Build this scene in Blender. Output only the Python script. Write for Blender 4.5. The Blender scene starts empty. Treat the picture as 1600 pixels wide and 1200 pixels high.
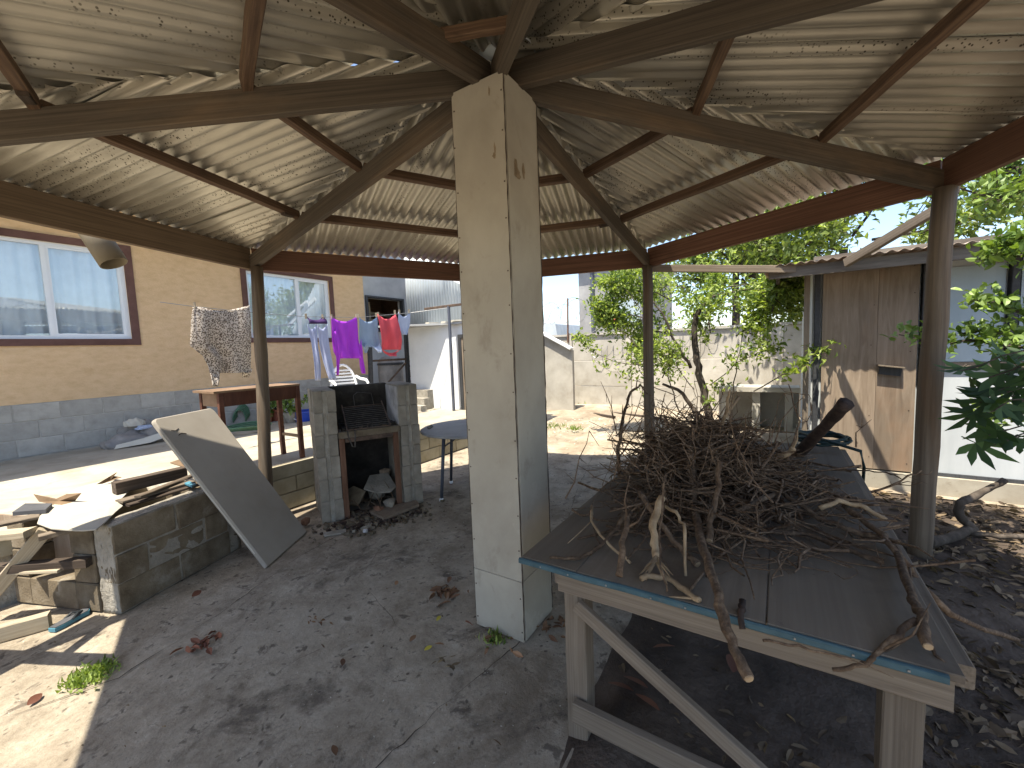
import bpy, bmesh, math, random
import numpy as np
from mathutils import Matrix, Vector

# ------------------------------------------------------------------ camera, world, sun, exposure
scene = bpy.context.scene
col = scene.collection
EYE = Vector((0.0, 0.0, 1.55))
F_PX, PITCH, ROLL, YAW = 652.38, 0.0833377, 0.0387289, 0.5701973
_fw = Vector((math.cos(YAW)*math.cos(PITCH), math.sin(YAW)*math.cos(PITCH), -math.sin(PITCH)))
_rt = Vector((math.sin(YAW), -math.cos(YAW), 0))
_dn = _fw.cross(_rt)
RIGHT = math.cos(ROLL)*_rt + math.sin(ROLL)*_dn
DOWN = -math.sin(ROLL)*_rt + math.cos(ROLL)*_dn
cam_data = bpy.data.cameras.new('camera')
cam_data.sensor_width = 36
cam_data.lens = F_PX/1600*36
cam_data.clip_start = 0.05
cam_data.clip_end = 2000
cam = bpy.data.objects.new('camera', cam_data)
col.objects.link(cam)
cm = Matrix((RIGHT, -DOWN, -_fw)).transposed().to_4x4()
cm.translation = EYE
cam.matrix_world = cm
scene.camera = cam

SUN_DIR = Vector((0.385, -0.028, -1.0)).normalized()      # the way the light travels
to_sun = -SUN_DIR
elev = math.asin(to_sun.z)
world = bpy.data.worlds.new('World'); scene.world = world; world.use_nodes = True
wn = world.node_tree.nodes; wl = world.node_tree.links
bg = wn['Background']
sky = wn.new('ShaderNodeTexSky'); sky.sky_type = 'NISHITA'; sky.sun_disc = False
sky.sun_elevation = elev
sky.sun_rotation = math.atan2(to_sun.x, to_sun.y)
sky.air_density = 0.9; sky.dust_density = 1.2; sky.ozone_density = 0.3
wl.new(sky.outputs[0], bg.inputs[0]); bg.inputs[1].default_value = 0.15
sd = bpy.data.lights.new('sun', 'SUN'); sd.energy = 5.0; sd.angle = math.radians(0.53); sd.color = (1.0, 0.92, 0.77)
sun = bpy.data.objects.new('sun', sd); col.objects.link(sun)
sun.rotation_euler = SUN_DIR.to_track_quat('-Z', 'Y').to_euler()
sun.location = (-4, 2, 10)
vs = scene.view_settings
vs.view_transform = 'Standard'; vs.look = 'None'; vs.gamma = 1.0; vs.use_curve_mapping = False
vs.exposure = 1.2
scene.cycles.max_bounces = 8
scene.cycles.diffuse_bounces = 5
scene.cycles.transparent_max_bounces = 12

# ------------------------------------------------------------------ helpers
RND = random.Random(7)
WMAT = {}

def at(x, y, X=None, Y=None, Z=None):
    """point of the yard seen at a spot of the photograph, on a known plane of the yard"""
    d = RIGHT*((x-800)/F_PX) + DOWN*((y-600)/F_PX) + _fw
    if Z is not None: t = (Z-EYE.z)/d.z
    elif X is not None: t = X/d.x
    else: t = Y/d.y
    return EYE + d*t

def link(name, mesh, mat=None, parent=None, M=None):
    M = M or Matrix()
    o = bpy.data.objects.new(name, mesh); col.objects.link(o)
    if mat and mesh and not mesh.materials: mesh.materials.append(mat)
    WMAT[o.name] = M.copy()
    if parent is not None:
        o.parent = parent
        o.matrix_basis = WMAT[parent.name].inverted() @ M
    else:
        o.matrix_basis = M
    return o

def thing(name, label, cat, loc=(0, 0, 0), group=None):
    o = link(name, None, M=Matrix.Translation(loc))
    o.empty_display_size = 0.1
    return tag(o, label, cat, group)

def tag(o, label, cat, group=None):
    o['label'] = label; o['category'] = cat
    if group: o['group'] = group
    return o

def structure(o): o['kind'] = 'structure'; return o
def stuff(o): o['kind'] = 'stuff'; return o

class MB:
    def __init__(s): s.v = []; s.f = []
    def add(s, vs, fs):
        n = len(s.v); s.v += [tuple(v) for v in vs]; s.f += [tuple(i+n for i in f) for f in fs]
    def box(s, c, d, M=None):
        x, y, z = d[0]/2, d[1]/2, d[2]/2
        vs = [Vector((a, b, e)) for a in (-x, x) for b in (-y, y) for e in (-z, z)]
        vs = [(M @ v if M else v) + Vector(c) for v in vs]
        s.add(vs, [(0, 1, 3, 2), (4, 6, 7, 5), (0, 4, 5, 1), (2, 3, 7, 6), (0, 2, 6, 4), (1, 5, 7, 3)])
    def box2(s, a, b):
        s.box([(a[i]+b[i])/2 for i in range(3)], [abs(b[i]-a[i]) for i in range(3)])
    def tube(s, pts, rad, n=6, cap=True):
        pts = [Vector(p) for p in pts]; m = len(pts)
        if not hasattr(rad, '__len__'): rad = [rad]*m
        up = Vector((0.13, 0.31, 0.94)); rings = []
        for i, p in enumerate(pts):
            t = (pts[min(i+1, m-1)]-pts[max(i-1, 0)])
            if t.length < 1e-9: t = Vector((0, 0, 1))
            t.normalize()
            a = t.cross(up)
            if a.length < 1e-3: a = t.cross(Vector((1, 0, 0)))
            a.normalize(); b = t.cross(a); up = -b if up.dot(b) < 0 else b
            rings.append([p + (a*math.cos(2*math.pi*k/n) + b*math.sin(2*math.pi*k/n))*rad[i] for k in range(n)])
        vs = [v for r in rings for v in r]; fs = []
        for i in range(m-1):
            for k in range(n):
                k2 = (k+1) % n
                fs.append((i*n+k, i*n+k2, (i+1)*n+k2, (i+1)*n+k))
        if cap: fs.append(tuple(range(n-1, -1, -1))); fs.append(tuple((m-1)*n+k for k in range(n)))
        s.add(vs, fs)
    def prism(s, poly, z0, z1):
        n = len(poly)
        vs = [(p[0], p[1], z0) for p in poly] + [(p[0], p[1], z1) for p in poly]
        fs = [tuple(range(n-1, -1, -1)), tuple(range(n, 2*n))] + [(i, (i+1) % n, n+(i+1) % n, n+i) for i in range(n)]
        s.add(vs, fs)
    def lathe(s, prof, c=(0, 0, 0), n=20):
        vs = []; fs = []; m = len(prof)
        for (r, z) in prof:
            for k in range(n):
                a = 2*math.pi*k/n; vs.append((c[0]+r*math.cos(a), c[1]+r*math.sin(a), c[2]+z))
        for i in range(m-1):
            for k in range(n):
                k2 = (k+1) % n; fs.append((i*n+k, i*n+k2, (i+1)*n+k2, (i+1)*n+k))
        s.add(vs, fs)
    def mesh(s, name='m', smooth=False):
        me = bpy.data.meshes.new(name); me.from_pydata(s.v, [], s.f); me.update()
        if smooth: me.polygons.foreach_set('use_smooth', [True]*len(me.polygons))
        return me
    def obj(s, name, mat, parent=None, smooth=False, M=None):
        """mesh is given in yard coordinates; its origin is moved to its own middle"""
        if M is None:
            lo = [min(v[i] for v in s.v) for i in range(3)]; hi = [max(v[i] for v in s.v) for i in range(3)]
            c = Vector([(lo[i]+hi[i])/2 for i in range(3)])
            s.v = [tuple(Vector(v)-c) for v in s.v]; M = Matrix.Translation(c)
        return link(name, s.mesh(name, smooth), mat, parent, M)

def frame(p0, p1, up=(0, 0, 1)):
    p0, p1 = Vector(p0), Vector(p1)
    x = (p1-p0).normalized(); y = Vector(up).cross(x)
    if y.length < 1e-4: y = Vector((0, 1, 0))
    y.normalize(); z = x.cross(y)
    M = Matrix((x, y, z)).transposed().to_4x4(); M.translation = (p0+p1)/2
    return M, (p1-p0).length

def beam_mesh(L, w, h, ch=0.004, segs=5, jit=0.0015, seed=0, skew=0.0):
    r = random.Random(seed)
    y, z = w/2, h/2; c = min(ch, y*0.6, z*0.6)
    prof = [(-y+c, -z), (y-c, -z), (y, -z+c), (y, z-c), (y-c, z), (-y+c, z), (-y, z-c), (-y, -z+c)]
    vs = []; fs = []
    for i in range(segs+1):
        x = -L/2 + L*i/segs
        oy = r.uniform(-1, 1)*jit; oz = r.uniform(-1, 1)*jit
        for (a, b) in prof:
            sx = skew*b/max(h, 1e-6) if i in (0, segs) else 0
            vs.append((x+sx, a+oy+r.uniform(-1, 1)*jit*.5, b+oz+r.uniform(-1, 1)*jit*.5))
    for i in range(segs):
        for k in range(8):
            k2 = (k+1) % 8; fs.append((i*8+k, i*8+k2, (i+1)*8+k2, (i+1)*8+k))
    fs.append(tuple(range(7, -1, -1))); fs.append(tuple(segs*8+k for k in range(8)))
    me = bpy.data.meshes.new('beam'); me.from_pydata(vs, [], fs); me.update(); return me

def beam(name, p0, p1, w, h, mat, parent=None, up=(0, 0, 1), **kw):
    M, L = frame(p0, p1, up)
    kw.setdefault('seed', RND.randrange(9999))
    return link(name, beam_mesh(L, w, h, **kw), mat, parent, M)

def rotz(a): return Matrix.Rotation(a, 4, 'Z')

# ------------------------------------------------------------------ procedural materials
def nodes(name):
    m = bpy.data.materials.new(name); m.use_nodes = True
    nt = m.node_tree; return m, nt.nodes, nt.links, nt.nodes['Principled BSDF']

def ramp(N, stops):
    r = N.new('ShaderNodeValToRGB'); e = r.color_ramp.elements
    while len(e) > 1: e.remove(e[-1])
    e[0].position = stops[0][0]; e[0].color = (*stops[0][1], 1)
    for p, c in stops[1:]:
        k = e.new(p); k.color = (*c, 1)
    return r

def coords(N, L, scale=(1, 1, 1), kind='Object', shift=True):
    tc = N.new('ShaderNodeTexCoord'); mp = N.new('ShaderNodeMapping'); mp.inputs['Scale'].default_value = scale
    if shift:
        oi = N.new('ShaderNodeObjectInfo'); mu = N.new('ShaderNodeMath'); mu.operation = 'MULTIPLY'; mu.inputs[1].default_value = 71.3
        L.new(oi.outputs['Random'], mu.inputs[0])
        ad = N.new('ShaderNodeVectorMath'); ad.operation = 'ADD'
        L.new(tc.outputs[kind], ad.inputs[0]); L.new(mu.outputs[0], ad.inputs[1]); L.new(ad.outputs[0], mp.inputs[0])
    else:
        L.new(tc.outputs[kind], mp.inputs[0])
    return mp.outputs[0]

def noise(N, L, vec, scale, detail=6, rough=.6, dist=0):
    n = N.new('ShaderNodeTexNoise'); n.inputs['Scale'].default_value = scale; n.inputs['Detail'].default_value = detail
    n.inputs['Roughness'].default_value = rough; n.inputs['Distortion'].default_value = dist
    L.new(vec, n.inputs['Vector']); return n.outputs['Fac']

def mixc(N, L, fac, a, b, mode='MIX'):
    m = N.new('ShaderNodeMix'); m.data_type = 'RGBA'; m.blend_type = mode
    for sock, v in ((m.inputs['Factor'], fac), (m.inputs['A'], a), (m.inputs['B'], b)):
        pass
    ins = [s for s in m.inputs if s.type == 'RGBA']
    fs = [s for s in m.inputs if s.type == 'VALUE'][0]
    if hasattr(fac, 'links'): L.new(fac, fs)
    else: fs.default_value = fac
    for s, v in zip(ins, (a, b)):
        if hasattr(v, 'links'): L.new(v, s)
        else: s.default_value = (*v, 1)
    return [o for o in m.outputs if o.type == 'RGBA'][0]

def mat(name, stops, scale=6, stretch=(1, 1, 1), rough=.85, bump=.3, bscale=60, bdist=.003, var=.15, big=.25, bigscale=.9,
        spots=None, metal=0, spec=.3, kind='Object', shift=True, layers=(), dist=0, subs=0):
    """base ramp over stretched noise, broad tone drift, optional spots/stain layers, fine relief"""
    m, N, L, B = nodes(name)
    v = coords(N, L, stretch, kind, shift); v1 = coords(N, L, (1, 1, 1), kind, shift)
    fac = noise(N, L, v, scale, 8, .62, dist)
    r = ramp(N, stops); L.new(fac, r.inputs[0]); c = r.outputs[0]
    if big:
        bn = noise(N, L, v1, bigscale, 4, .55)
        br = ramp(N, [(.3, (1-big,)*3), (.7, (1+big*.5,)*3)]); L.new(bn, br.inputs[0])
        c = mixc(N, L, 1.0, c, br.outputs[0], 'MULTIPLY')
    for (lcol, lscale, lo, hi, amt, lst) in layers:
        lv = coords(N, L, lst, kind, shift)
        ln = noise(N, L, lv, lscale, 7, .65, .3)
        lr = ramp(N, [(lo, (0, 0, 0)), (hi, (amt,)*3)]); L.new(ln, lr.inputs[0])
        c = mixc(N, L, lr.outputs[0], c, lcol)
    if spots:
        scol, ss, th, sst = spots
        sv = coords(N, L, sst, kind, shift)
        vo = N.new('ShaderNodeTexVoronoi'); vo.inputs['Scale'].default_value = ss; L.new(sv, vo.inputs['Vector'])
        sr = ramp(N, [(th*.6, (1, 1, 1)), (th, (0, 0, 0))]); L.new(vo.outputs['Distance'], sr.inputs[0])
        c = mixc(N, L, sr.outputs[0], c, scol)
    if var:
        oi = N.new('ShaderNodeObjectInfo'); mr = N.new('ShaderNodeMapRange')
        mr.inputs['To Min'].default_value = 1-var; mr.inputs['To Max'].default_value = 1+var
        L.new(oi.outputs['Random'], mr.inputs['Value'])
        hs = N.new('ShaderNodeHueSaturation'); L.new(c, hs.inputs['Color']); L.new(mr.outputs[0], hs.inputs['Value']); c = hs.outputs[0]
    L.new(c, B.inputs['Base Color'])
    B.inputs['Roughness'].default_value = rough; B.inputs['Metallic'].default_value = metal
    B.inputs['Specular IOR Level'].default_value = spec
    if bump:
        bv = coords(N, L, stretch, kind, shift)
        bn = noise(N, L, bv, bscale, 5, .6)
        bp = N.new('ShaderNodeBump'); bp.inputs['Strength'].default_value = bump; bp.inputs['Distance'].default_value = bdist
        L.new(bn, bp.inputs['Height']); L.new(bp.outputs[0], B.inputs['Normal'])
    return m

def leaf_mat(name, c0, c1, trans=.35, rough=.45):
    m, N, L, B = nodes(name)
    v = coords(N, L, (1, 1, 1), 'Object', True)
    g = N.new('ShaderNodeNewGeometry')
    r = ramp(N, [(0, c0), (.85, c1), (1, tuple(min(1, x*1.5) for x in c1))])
    ad = N.new('ShaderNodeMath'); ad.operation = 'ADD'
    oi = N.new('ShaderNodeObjectInfo'); L.new(g.outputs['Random Per Island'], ad.inputs[0]); L.new(oi.outputs['Random'], ad.inputs[1])
    fr = N.new('ShaderNodeMath'); fr.operation = 'FRACT'; L.new(ad.outputs[0], fr.inputs[0])
    L.new(fr.outputs[0], r.inputs[0])
    L.new(r.outputs[0], B.inputs['Base Color']); B.inputs['Roughness'].default_value = rough
    B.inputs['Specular IOR Level'].default_value = .4
    t = N.new('ShaderNodeBsdfTranslucent'); 
    tc = mixc(N, L, 1.0, r.outputs[0], (1.5, 1.6, .5), 'MULTIPLY'); L.new(tc, t.inputs[0])
    mx = N.new('ShaderNodeMixShader'); mx.inputs[0].default_value = trans
    L.new(B.outputs[0], mx.inputs[1]); L.new(t.outputs[0], mx.inputs[2])
    L.new(mx.outputs[0], N['Material Output'].inputs[0])
    return m

GR = (22, 22, 22)
M_ = {}
M_['sheet'] = None
# ---- timber: grain runs along each piece (local X)
M_['rafter'] = mat('weathered_rafter_wood', [(.3, (.052, .041, .03)), (.5, (.083, .066, .049)), (.7, (.115, .093, .068))], 5, (.25, 24, 24), .8, .3, 60,
                   layers=(((.06, .045, .03), 9, .62, .75, .7, (1, 2.5, 2.5)), ((.24, .155, .085), 1.5, .5, .75, .5, (.6, 3, 3))))
M_['beam'] = mat('stained_beam_wood', [(.3, (.10, .05, .034)), (.5, (.165, .083, .052)), (.72, (.23, .128, .08))], 5, (.25, 20, 20), .75, .3, 60,
                 layers=(((.045, .03, .02), 3, .55, .75, .6, (.5, 3, 3)),))
M_['beam_grey'] = mat('brown_eave_wood', [(.3, (.12, .085, .054)), (.5, (.185, .132, .085)), (.72, (.25, .18, .118))], 5, (.25, 20, 20), .8, .3, 60)
M_['purlin'] = mat('rusty_brown_purlin_wood', [(.3, (.07, .042, .027)), (.5, (.115, .07, .043)), (.75, (.21, .135, .08))], 6, (.4, 14, 14), .75, .35, 50,
                   layers=(((.035, .02, .012), 4, .55, .7, .8, (.6, 2, 2)),))
M_['pole'] = mat('weathered_pole_wood', [(.3, (.085, .066, .048)), (.5, (.135, .105, .076)), (.72, (.19, .155, .115))], 5, (8, 8, .3), .8, .35, 60,
                 layers=(((.15, .08, .04), 2, .5, .7, .5, (3, 3, .4)),))
M_['grey_timber'] = mat('sun_bleached_grey_timber', [(.3, (.125, .098, .072)), (.5, (.18, .145, .108)), (.75, (.24, .197, .148))], 5, (.25, 22, 22), .85, .4, 60,
                        layers=(((.07, .05, .035), 5, .58, .72, .7, (.4, 3, 3)), ((.22, .34, .32), 3, .66, .72, .5, (1, 2, 2))))
M_['dark_timber'] = mat('dark_old_timber', [(.3, (.03, .022, .017)), (.5, (.065, .048, .036)), (.75, (.12, .09, .07))], 5, (.35, 8, 8), .85, .5, 60)
M_['pale_timber'] = mat('pale_sawn_timber', [(.3, (.27, .225, .16)), (.5, (.36, .305, .22)), (.75, (.45, .39, .295))], 5, (.3, 18, 18), .85, .4, 60)
M_['plywood'] = mat('weathered_plywood', [(.3, (.17, .128, .092)), (.5, (.225, .175, .128)), (.72, (.28, .222, .168))], 4, (4.5, 4.5, .45), .85, .3, 50,
                    layers=(((.28, .15, .075), 1.6, .52, .75, .5, (1, 1, .5)), ((.17, .15, .13), 2.6, .55, .75, .55, (2, 2, .5))), dist=1.2)
M_['bench_top'] = mat('dirty_plywood_top', [(.25, (.145, .117, .086)), (.5, (.17, .138, .102)), (.75, (.195, .16, .12))], 4, (.3, 12, 12), .8, .25, 45,
                      layers=(((.075, .06, .046), 2.2, .54, .70, .75, (1, 1, 1)), ((.30, .25, .19), 3, .6, .75, .4, (1, 1, 1)), ((.05, .04, .032), 14, .66, .72, .8, (1, 1, 1))))
M_['bark'] = mat('dry_bark', [(.3, (.055, .034, .021)), (.5, (.125, .082, .051)), (.75, (.27, .19, .122))], 45, (1, 1, 1), .9, 1.0, 110, .006, var=.35)
M_['peeled'] = mat('peeled_branch_wood', [(.3, (.22, .15, .085)), (.55, (.36, .26, .155)), (.8, (.5, .38, .25))], 20, (1, 1, 1), .8, .4, 80, var=.2)
M_['charred'] = mat('dark_log_bark', [(.3, (.02, .013, .01)), (.55, (.05, .032, .024)), (.8, (.09, .06, .045))], 25, (1, 1, 1), .8, .6, 70, .005)
M_['trunk'] = mat('tree_bark', [(.3, (.035, .028, .022)), (.5, (.07, .056, .044)), (.75, (.135, .112, .092))], 14, (1, 1, .5), .9, .7, 50, .008)
# ---- masonry and ground
M_['column_board'] = mat('fibre_cement_board', [(.3, (.345, .312, .25)), (.5, (.40, .365, .295)), (.7, (.45, .412, .338))], 2.2, (1, 1, .7), .75, .08, 40, var=.04, big=.12, bigscale=1.5,
                         layers=(((.20, .155, .105), 3.5, .66, .76, .5, (2.2, 2.2, 1)), ((.26, .225, .172), 1.4, .50, .68, .5, (1, 1, .8)), ((.22, .185, .14), 6, .60, .70, .4, (1, 1, .8)), ((.13, .10, .075), 24, .70, .76, .6, (1, 1, 1)), ((.50, .462, .385), 2.2, .62, .68, .5, (1, 1, .8))))
M_['panel'] = mat('beige_panel', [(.3, (.285, .255, .215)), (.5, (.32, .29, .248)), (.7, (.355, .322, .278))], 2.5, rough=.6, bump=.04, big=.1, var=.03,
                  layers=(((.14, .11, .085), 6, .68, .78, .5, (1, 1, 1)),))
M_['block'] = mat('grey_concrete_block', [(.3, (.20, .178, .142)), (.5, (.27, .243, .198)), (.72, (.345, .315, .262))], 9, rough=.95, bump=.6, bscale=120, bdist=.004, var=.13)
M_['plinth_block'] = mat('plinth_block', [(.3, (.33, .312, .275)), (.5, (.40, .38, .338)), (.72, (.46, .438, .392))], 9, rough=.95, bump=.4, bscale=120, bdist=.003, var=.08)
M_['plinth_mortar'] = mat('plinth_mortar', [(.3, (.37, .35, .31)), (.7, (.49, .465, .415))], 20, rough=.95, bump=.5, bscale=90)
M_['old_block'] = mat('stained_block', [(.3, (.10, .077, .05)), (.5, (.165, .132, .09)), (.72, (.235, .2, .15))], 7, rough=.95, bump=.8, bscale=80, bdist=.006, var=.18,
                      layers=(((.33, .305, .255), 3.5, .58, .70, .6, (1, 1, 1)), ((.09, .065, .04), 5, .58, .72, .6, (1, 1, 1))))
M_['mortar'] = mat('rough_mortar', [(.3, (.25, .23, .19)), (.55, (.36, .335, .285)), (.8, (.48, .45, .40))], 12, rough=.95, bump=.9, bscale=45, bdist=.012)
M_['dirty_mortar'] = mat('dirty_mortar', [(.3, (.22, .20, .165)), (.55, (.31, .285, .24)), (.8, (.40, .375, .325))], 9, rough=.95, bump=.9, bscale=45, bdist=.012)
M_['terrace_block'] = mat('mossy_cream_block', [(.3, (.27, .235, .155)), (.5, (.36, .32, .225)), (.72, (.43, .39, .295))], 6, rough=.95, bump=.5, bscale=70, var=.08, layers=(((.20, .17, .10), 2.2, .54, .72, .6, (1, 1, 1)),))
M_['soot'] = mat('sooty_masonry', [(.3, (.014, .013, .012)), (.55, (.035, .032, .029)), (.8, (.085, .078, .07))], 6, rough=.95, bump=.5, bscale=60)
M_['ash'] = mat('limewashed_sooty_block', [(.3, (.20, .195, .19)), (.55, (.42, .41, .40)), (.8, (.55, .54, .53))], 6, rough=.95, bump=.5, bscale=60)
M_['red_jamb'] = mat('rusty_brown_jamb', [(.3, (.10, .05, .03)), (.55, (.19, .10, .062)), (.8, (.26, .16, .11))], 8, (4, 4, .5), .85, .4, 60)
def concrete_floor():
    """worn yard screed: fine grain, worn pale areas, dirt that has settled in patches, pits"""
    m, N, L, B = nodes('worn_yard_concrete')
    v = coords(N, L, (1, 1, 1), 'Object', False)
    r = ramp(N, [(.30, (.15, .122, .09)), (.44, (.265, .225, .17)), (.55, (.345, .298, .23)), (.68, (.46, .405, .322))]); L.new(noise(N, L, v, 4.5, 14, .78), r.inputs[0]); c = r.outputs[0]
    for (col_, sc, lo, hi, amt, det, rg) in (((.39, .345, .275), 1.3, .5, .68, .6, 8, .6), ((.14, .108, .076), .75, .49, .60, .62, 12, .75), ((.075, .059, .046), 1.7, .54, .63, .72, 13, .75), ((.43, .40, .345), 5, .62, .72, .5, 10, .7), ((.07, .055, .043), 9, .585, .65, .75, 10, .65)):
        q = ramp(N, [(lo, (0, 0, 0)), (hi, (amt,)*3)]); L.new(noise(N, L, v, sc, det, rg, .4), q.inputs[0]); c = mixc(N, L, q.outputs[0], c, col_)
    vo = N.new('ShaderNodeTexVoronoi'); vo.inputs['Scale'].default_value = 16; vo.inputs['Randomness'].default_value = 1
    wv = N.new('ShaderNodeTexNoise'); wv.inputs['Scale'].default_value = 9; L.new(v, wv.inputs['Vector'])
    ad = N.new('ShaderNodeVectorMath'); ad.operation = 'MULTIPLY_ADD'; ad.inputs[1].default_value = (.09, .09, 0); L.new(wv.outputs['Color'], ad.inputs[0]); L.new(v, ad.inputs[2]); L.new(ad.outputs[0], vo.inputs['Vector'])
    pit = ramp(N, [(.10, (1, 1, 1)), (.17, (0, 0, 0))]); L.new(vo.outputs['Distance'], pit.inputs[0])
    gate = ramp(N, [(.44, (0, 0, 0)), (.54, (.85, .85, .85))]); L.new(noise(N, L, v, 2.6, 3), gate.inputs[0])
    pf = mixc(N, L, 1, pit.outputs[0], gate.outputs[0], 'MULTIPLY'); c = mixc(N, L, pf, c, (.075, .06, .048))
    L.new(c, B.inputs['Base Color']); B.inputs['Roughness'].default_value = .92; B.inputs['Specular IOR Level'].default_value = .25
    b1 = N.new('ShaderNodeBump'); b1.inputs['Strength'].default_value = .8; b1.inputs['Distance'].default_value = .025; L.new(noise(N, L, v, 7, 10, .7), b1.inputs['Height'])
    b2 = N.new('ShaderNodeBump'); b2.inputs['Strength'].default_value = .6; b2.inputs['Distance'].default_value = .006; L.new(noise(N, L, v, 70, 6, .7), b2.inputs['Height']); L.new(b1.outputs[0], b2.inputs['Normal'])
    L.new(b2.outputs[0], B.inputs['Normal']); return m
M_['concrete'] = concrete_floor()
M_['slab'] = mat('pale_terrace_concrete', [(.25, (.28, .248, .192)), (.45, (.355, .322, .258)), (.72, (.42, .385, .315))], 3, rough=.9, bump=.3, bscale=60, var=0, big=.15, shift=False,
                 layers=(((.23, .195, .145), 1.4, .52, .66, .65, (1, 1, 1)), ((.20, .165, .12), 9, .6, .68, .5, (1, 1, 1))))
M_['dirt'] = mat('sandy_dirt', [(.3, (.21, .165, .115)), (.5, (.33, .275, .205)), (.72, (.44, .385, .305))], 2.5, rough=.95, bump=.8, bscale=35, bdist=.02, var=0, big=.3, shift=False,
                 layers=(((.19, .125, .075), 1.1, .55, .72, .6, (1, 1, 1)), ((.5, .47, .42), 18, .6, .7, .6, (1, 1, 1))))
M_['soil'] = mat('dark_garden_soil', [(.3, (.04, .03, .022)), (.5, (.075, .056, .042)), (.72, (.125, .097, .075))], 5, rough=.95, bump=1, bscale=30, bdist=.02, var=0, big=.3, shift=False,
                 layers=(((.16, .13, .10), 2, .60, .74, .6, (1, 1, 1)),))
M_['orange'] = mat('ochre_bagged_plaster', [(.3, (.585, .40, .225)), (.5, (.65, .455, .265)), (.72, (.70, .50, .30))], 9, (1, 1, 2), .9, .8, 40, .007, var=0, big=.1, bigscale=.6, shift=False,
                   layers=(((.35, .185, .06), 2.6, .58, .75, .35, (1, 1, 2)),))
M_['grey_plaster'] = mat('grey_plaster', [(.3, (.36, .37, .375)), (.7, (.47, .48, .48))], 3, rough=.9, bump=.4, bscale=40)
M_['white_wall'] = mat('white_painted_wall', [(.3, (.62, .65, .67)), (.7, (.74, .765, .78))], 2.5, rough=.9, bump=.25, bscale=40, big=.06)
M_['fence_panel'] = mat('precast_wall_panel', [(.3, (.35, .325, .28)), (.5, (.43, .405, .355)), (.72, (.5, .475, .425))], 3, rough=.95, bump=.4, bscale=50, var=.06,
                        layers=(((.24, .205, .16), 2.2, .56, .75, .5, (1, 1, 1)),))
M_['neighbour'] = mat('neighbour_grey_wall', [(.3, (.27, .27, .275)), (.7, (.36, .36, .36))], 2, rough=.9, bump=.3)
# ---- metal, plastic, cloth
M_['window_brown'] = mat('brown_window_band', [(.3, (.105, .052, .042)), (.7, (.15, .08, .066))], 6, rough=.8, bump=.3)
M_['alu'] = mat('white_window_aluminium', [(.3, (.70, .74, .78)), (.7, (.78, .81, .84))], 3, rough=.4, bump=0, var=0, big=0)
M_['dark_paint'] = mat('dark_painted_frame', [(.3, (.03, .032, .036)), (.7, (.06, .062, .066))], 6, (6, 6, .6), .6, .3)
M_['galv'] = mat('blue_grey_corrugated_iron', [(.3, (.40, .45, .49)), (.7, (.52, .565, .60))], 3, (1, 1, .4), .5, .05, metal=.25, var=.05, big=.12)
M_['rust_roof'] = mat('rusty_roof_iron', [(.3, (.20, .105, .065)), (.5, (.34, .25, .19)), (.72, (.47, .42, .37))], 3, rough=.7, bump=.1, metal=.15)
M_['steel_leg'] = mat('dark_blue_grey_steel', [(.3, (.055, .062, .08)), (.7, (.085, .095, .12))], 5, rough=.5, bump=.05)
M_['rust'] = mat('rusted_steel', [(.3, (.05, .035, .028)), (.55, (.11, .075, .055)), (.8, (.2, .15, .11))], 20, rough=.8, bump=.4)
M_['grill'] = mat('burnt_grill_steel', [(.3, (.05, .045, .04)), (.6, (.11, .10, .088)), (.85, (.22, .20, .175))], 18, rough=.55, bump=.2, metal=.5)
M_['table_grey'] = mat('grey_table_top', [(.3, (.24, .24, .24)), (.7, (.33, .33, .325))], 5, rough=.6, bump=.1, layers=(((.08, .06, .04), 9, .68, .74, .8, (1, 1, 1)),))
M_['desk_red'] = mat('red_brown_desk_wood', [(.3, (.075, .03, .02)), (.55, (.125, .052, .033)), (.8, (.19, .088, .054))], 5, (3, 3, .6), .55, .15)
M_['desk_top'] = mat('worn_desk_top', [(.3, (.16, .10, .062)), (.7, (.3, .2, .13))], 5, rough=.6, bump=.15)
M_['blue_trim'] = mat('blue_painted_edge', [(.3, (.038, .082, .10)), (.55, (.055, .112, .135)), (.8, (.08, .14, .165))], 5, (4, .6, 4), .55, .3,
                      layers=(((.16, .13, .10), 5, .6, .7, .8, (1, 1, 1)),))
M_['pipe'] = mat('beige_plastic_pipe', [(.3, (.15, .125, .08)), (.7, (.20, .165, .11))], 4, rough=.55, bump=.05)
M_['pipe_shade'] = mat('pipe_inside_shade', [(.3, (.02, .018, .014)), (.7, (.03, .026, .02))], 4, rough=.8, bump=0)  # near-black colour standing in for the shade inside the pipe
M_['white_plastic'] = mat('white_plastic', [(.3, (.72, .745, .76)), (.7, (.8, .81, .82))], 3, rough=.4, bump=0, big=.05)
M_['blue_plastic'] = mat('blue_plastic', [(.3, (.02, .06, .42)), (.7, (.03, .085, .5))], 3, rough=.4, bump=0)
M_['terracotta'] = mat('terracotta', [(.3, (.28, .085, .05)), (.7, (.38, .135, .08))], 6, rough=.85, bump=.2)
M_['hose_green'] = mat('green_hose', [(.3, (.06, .13, .075)), (.7, (.10, .19, .115))], 6, rough=.5, bump=0)
M_['hose_teal'] = mat('dark_teal_hose', [(.3, (.008, .025, .028)), (.7, (.016, .045, .05))], 6, rough=.45, bump=0)
M_['tarp'] = mat('grey_tarpaulin', [(.3, (.14, .135, .135)), (.55, (.24, .225, .21)), (.8, (.36, .33, .30))], 5, rough=.6, bump=.3, bscale=30)
M_['sandal_blue'] = mat('blue_rubber', [(.3, (.04, .15, .22)), (.7, (.10, .28, .37))], 6, rough=.5, bump=.1)
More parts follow.
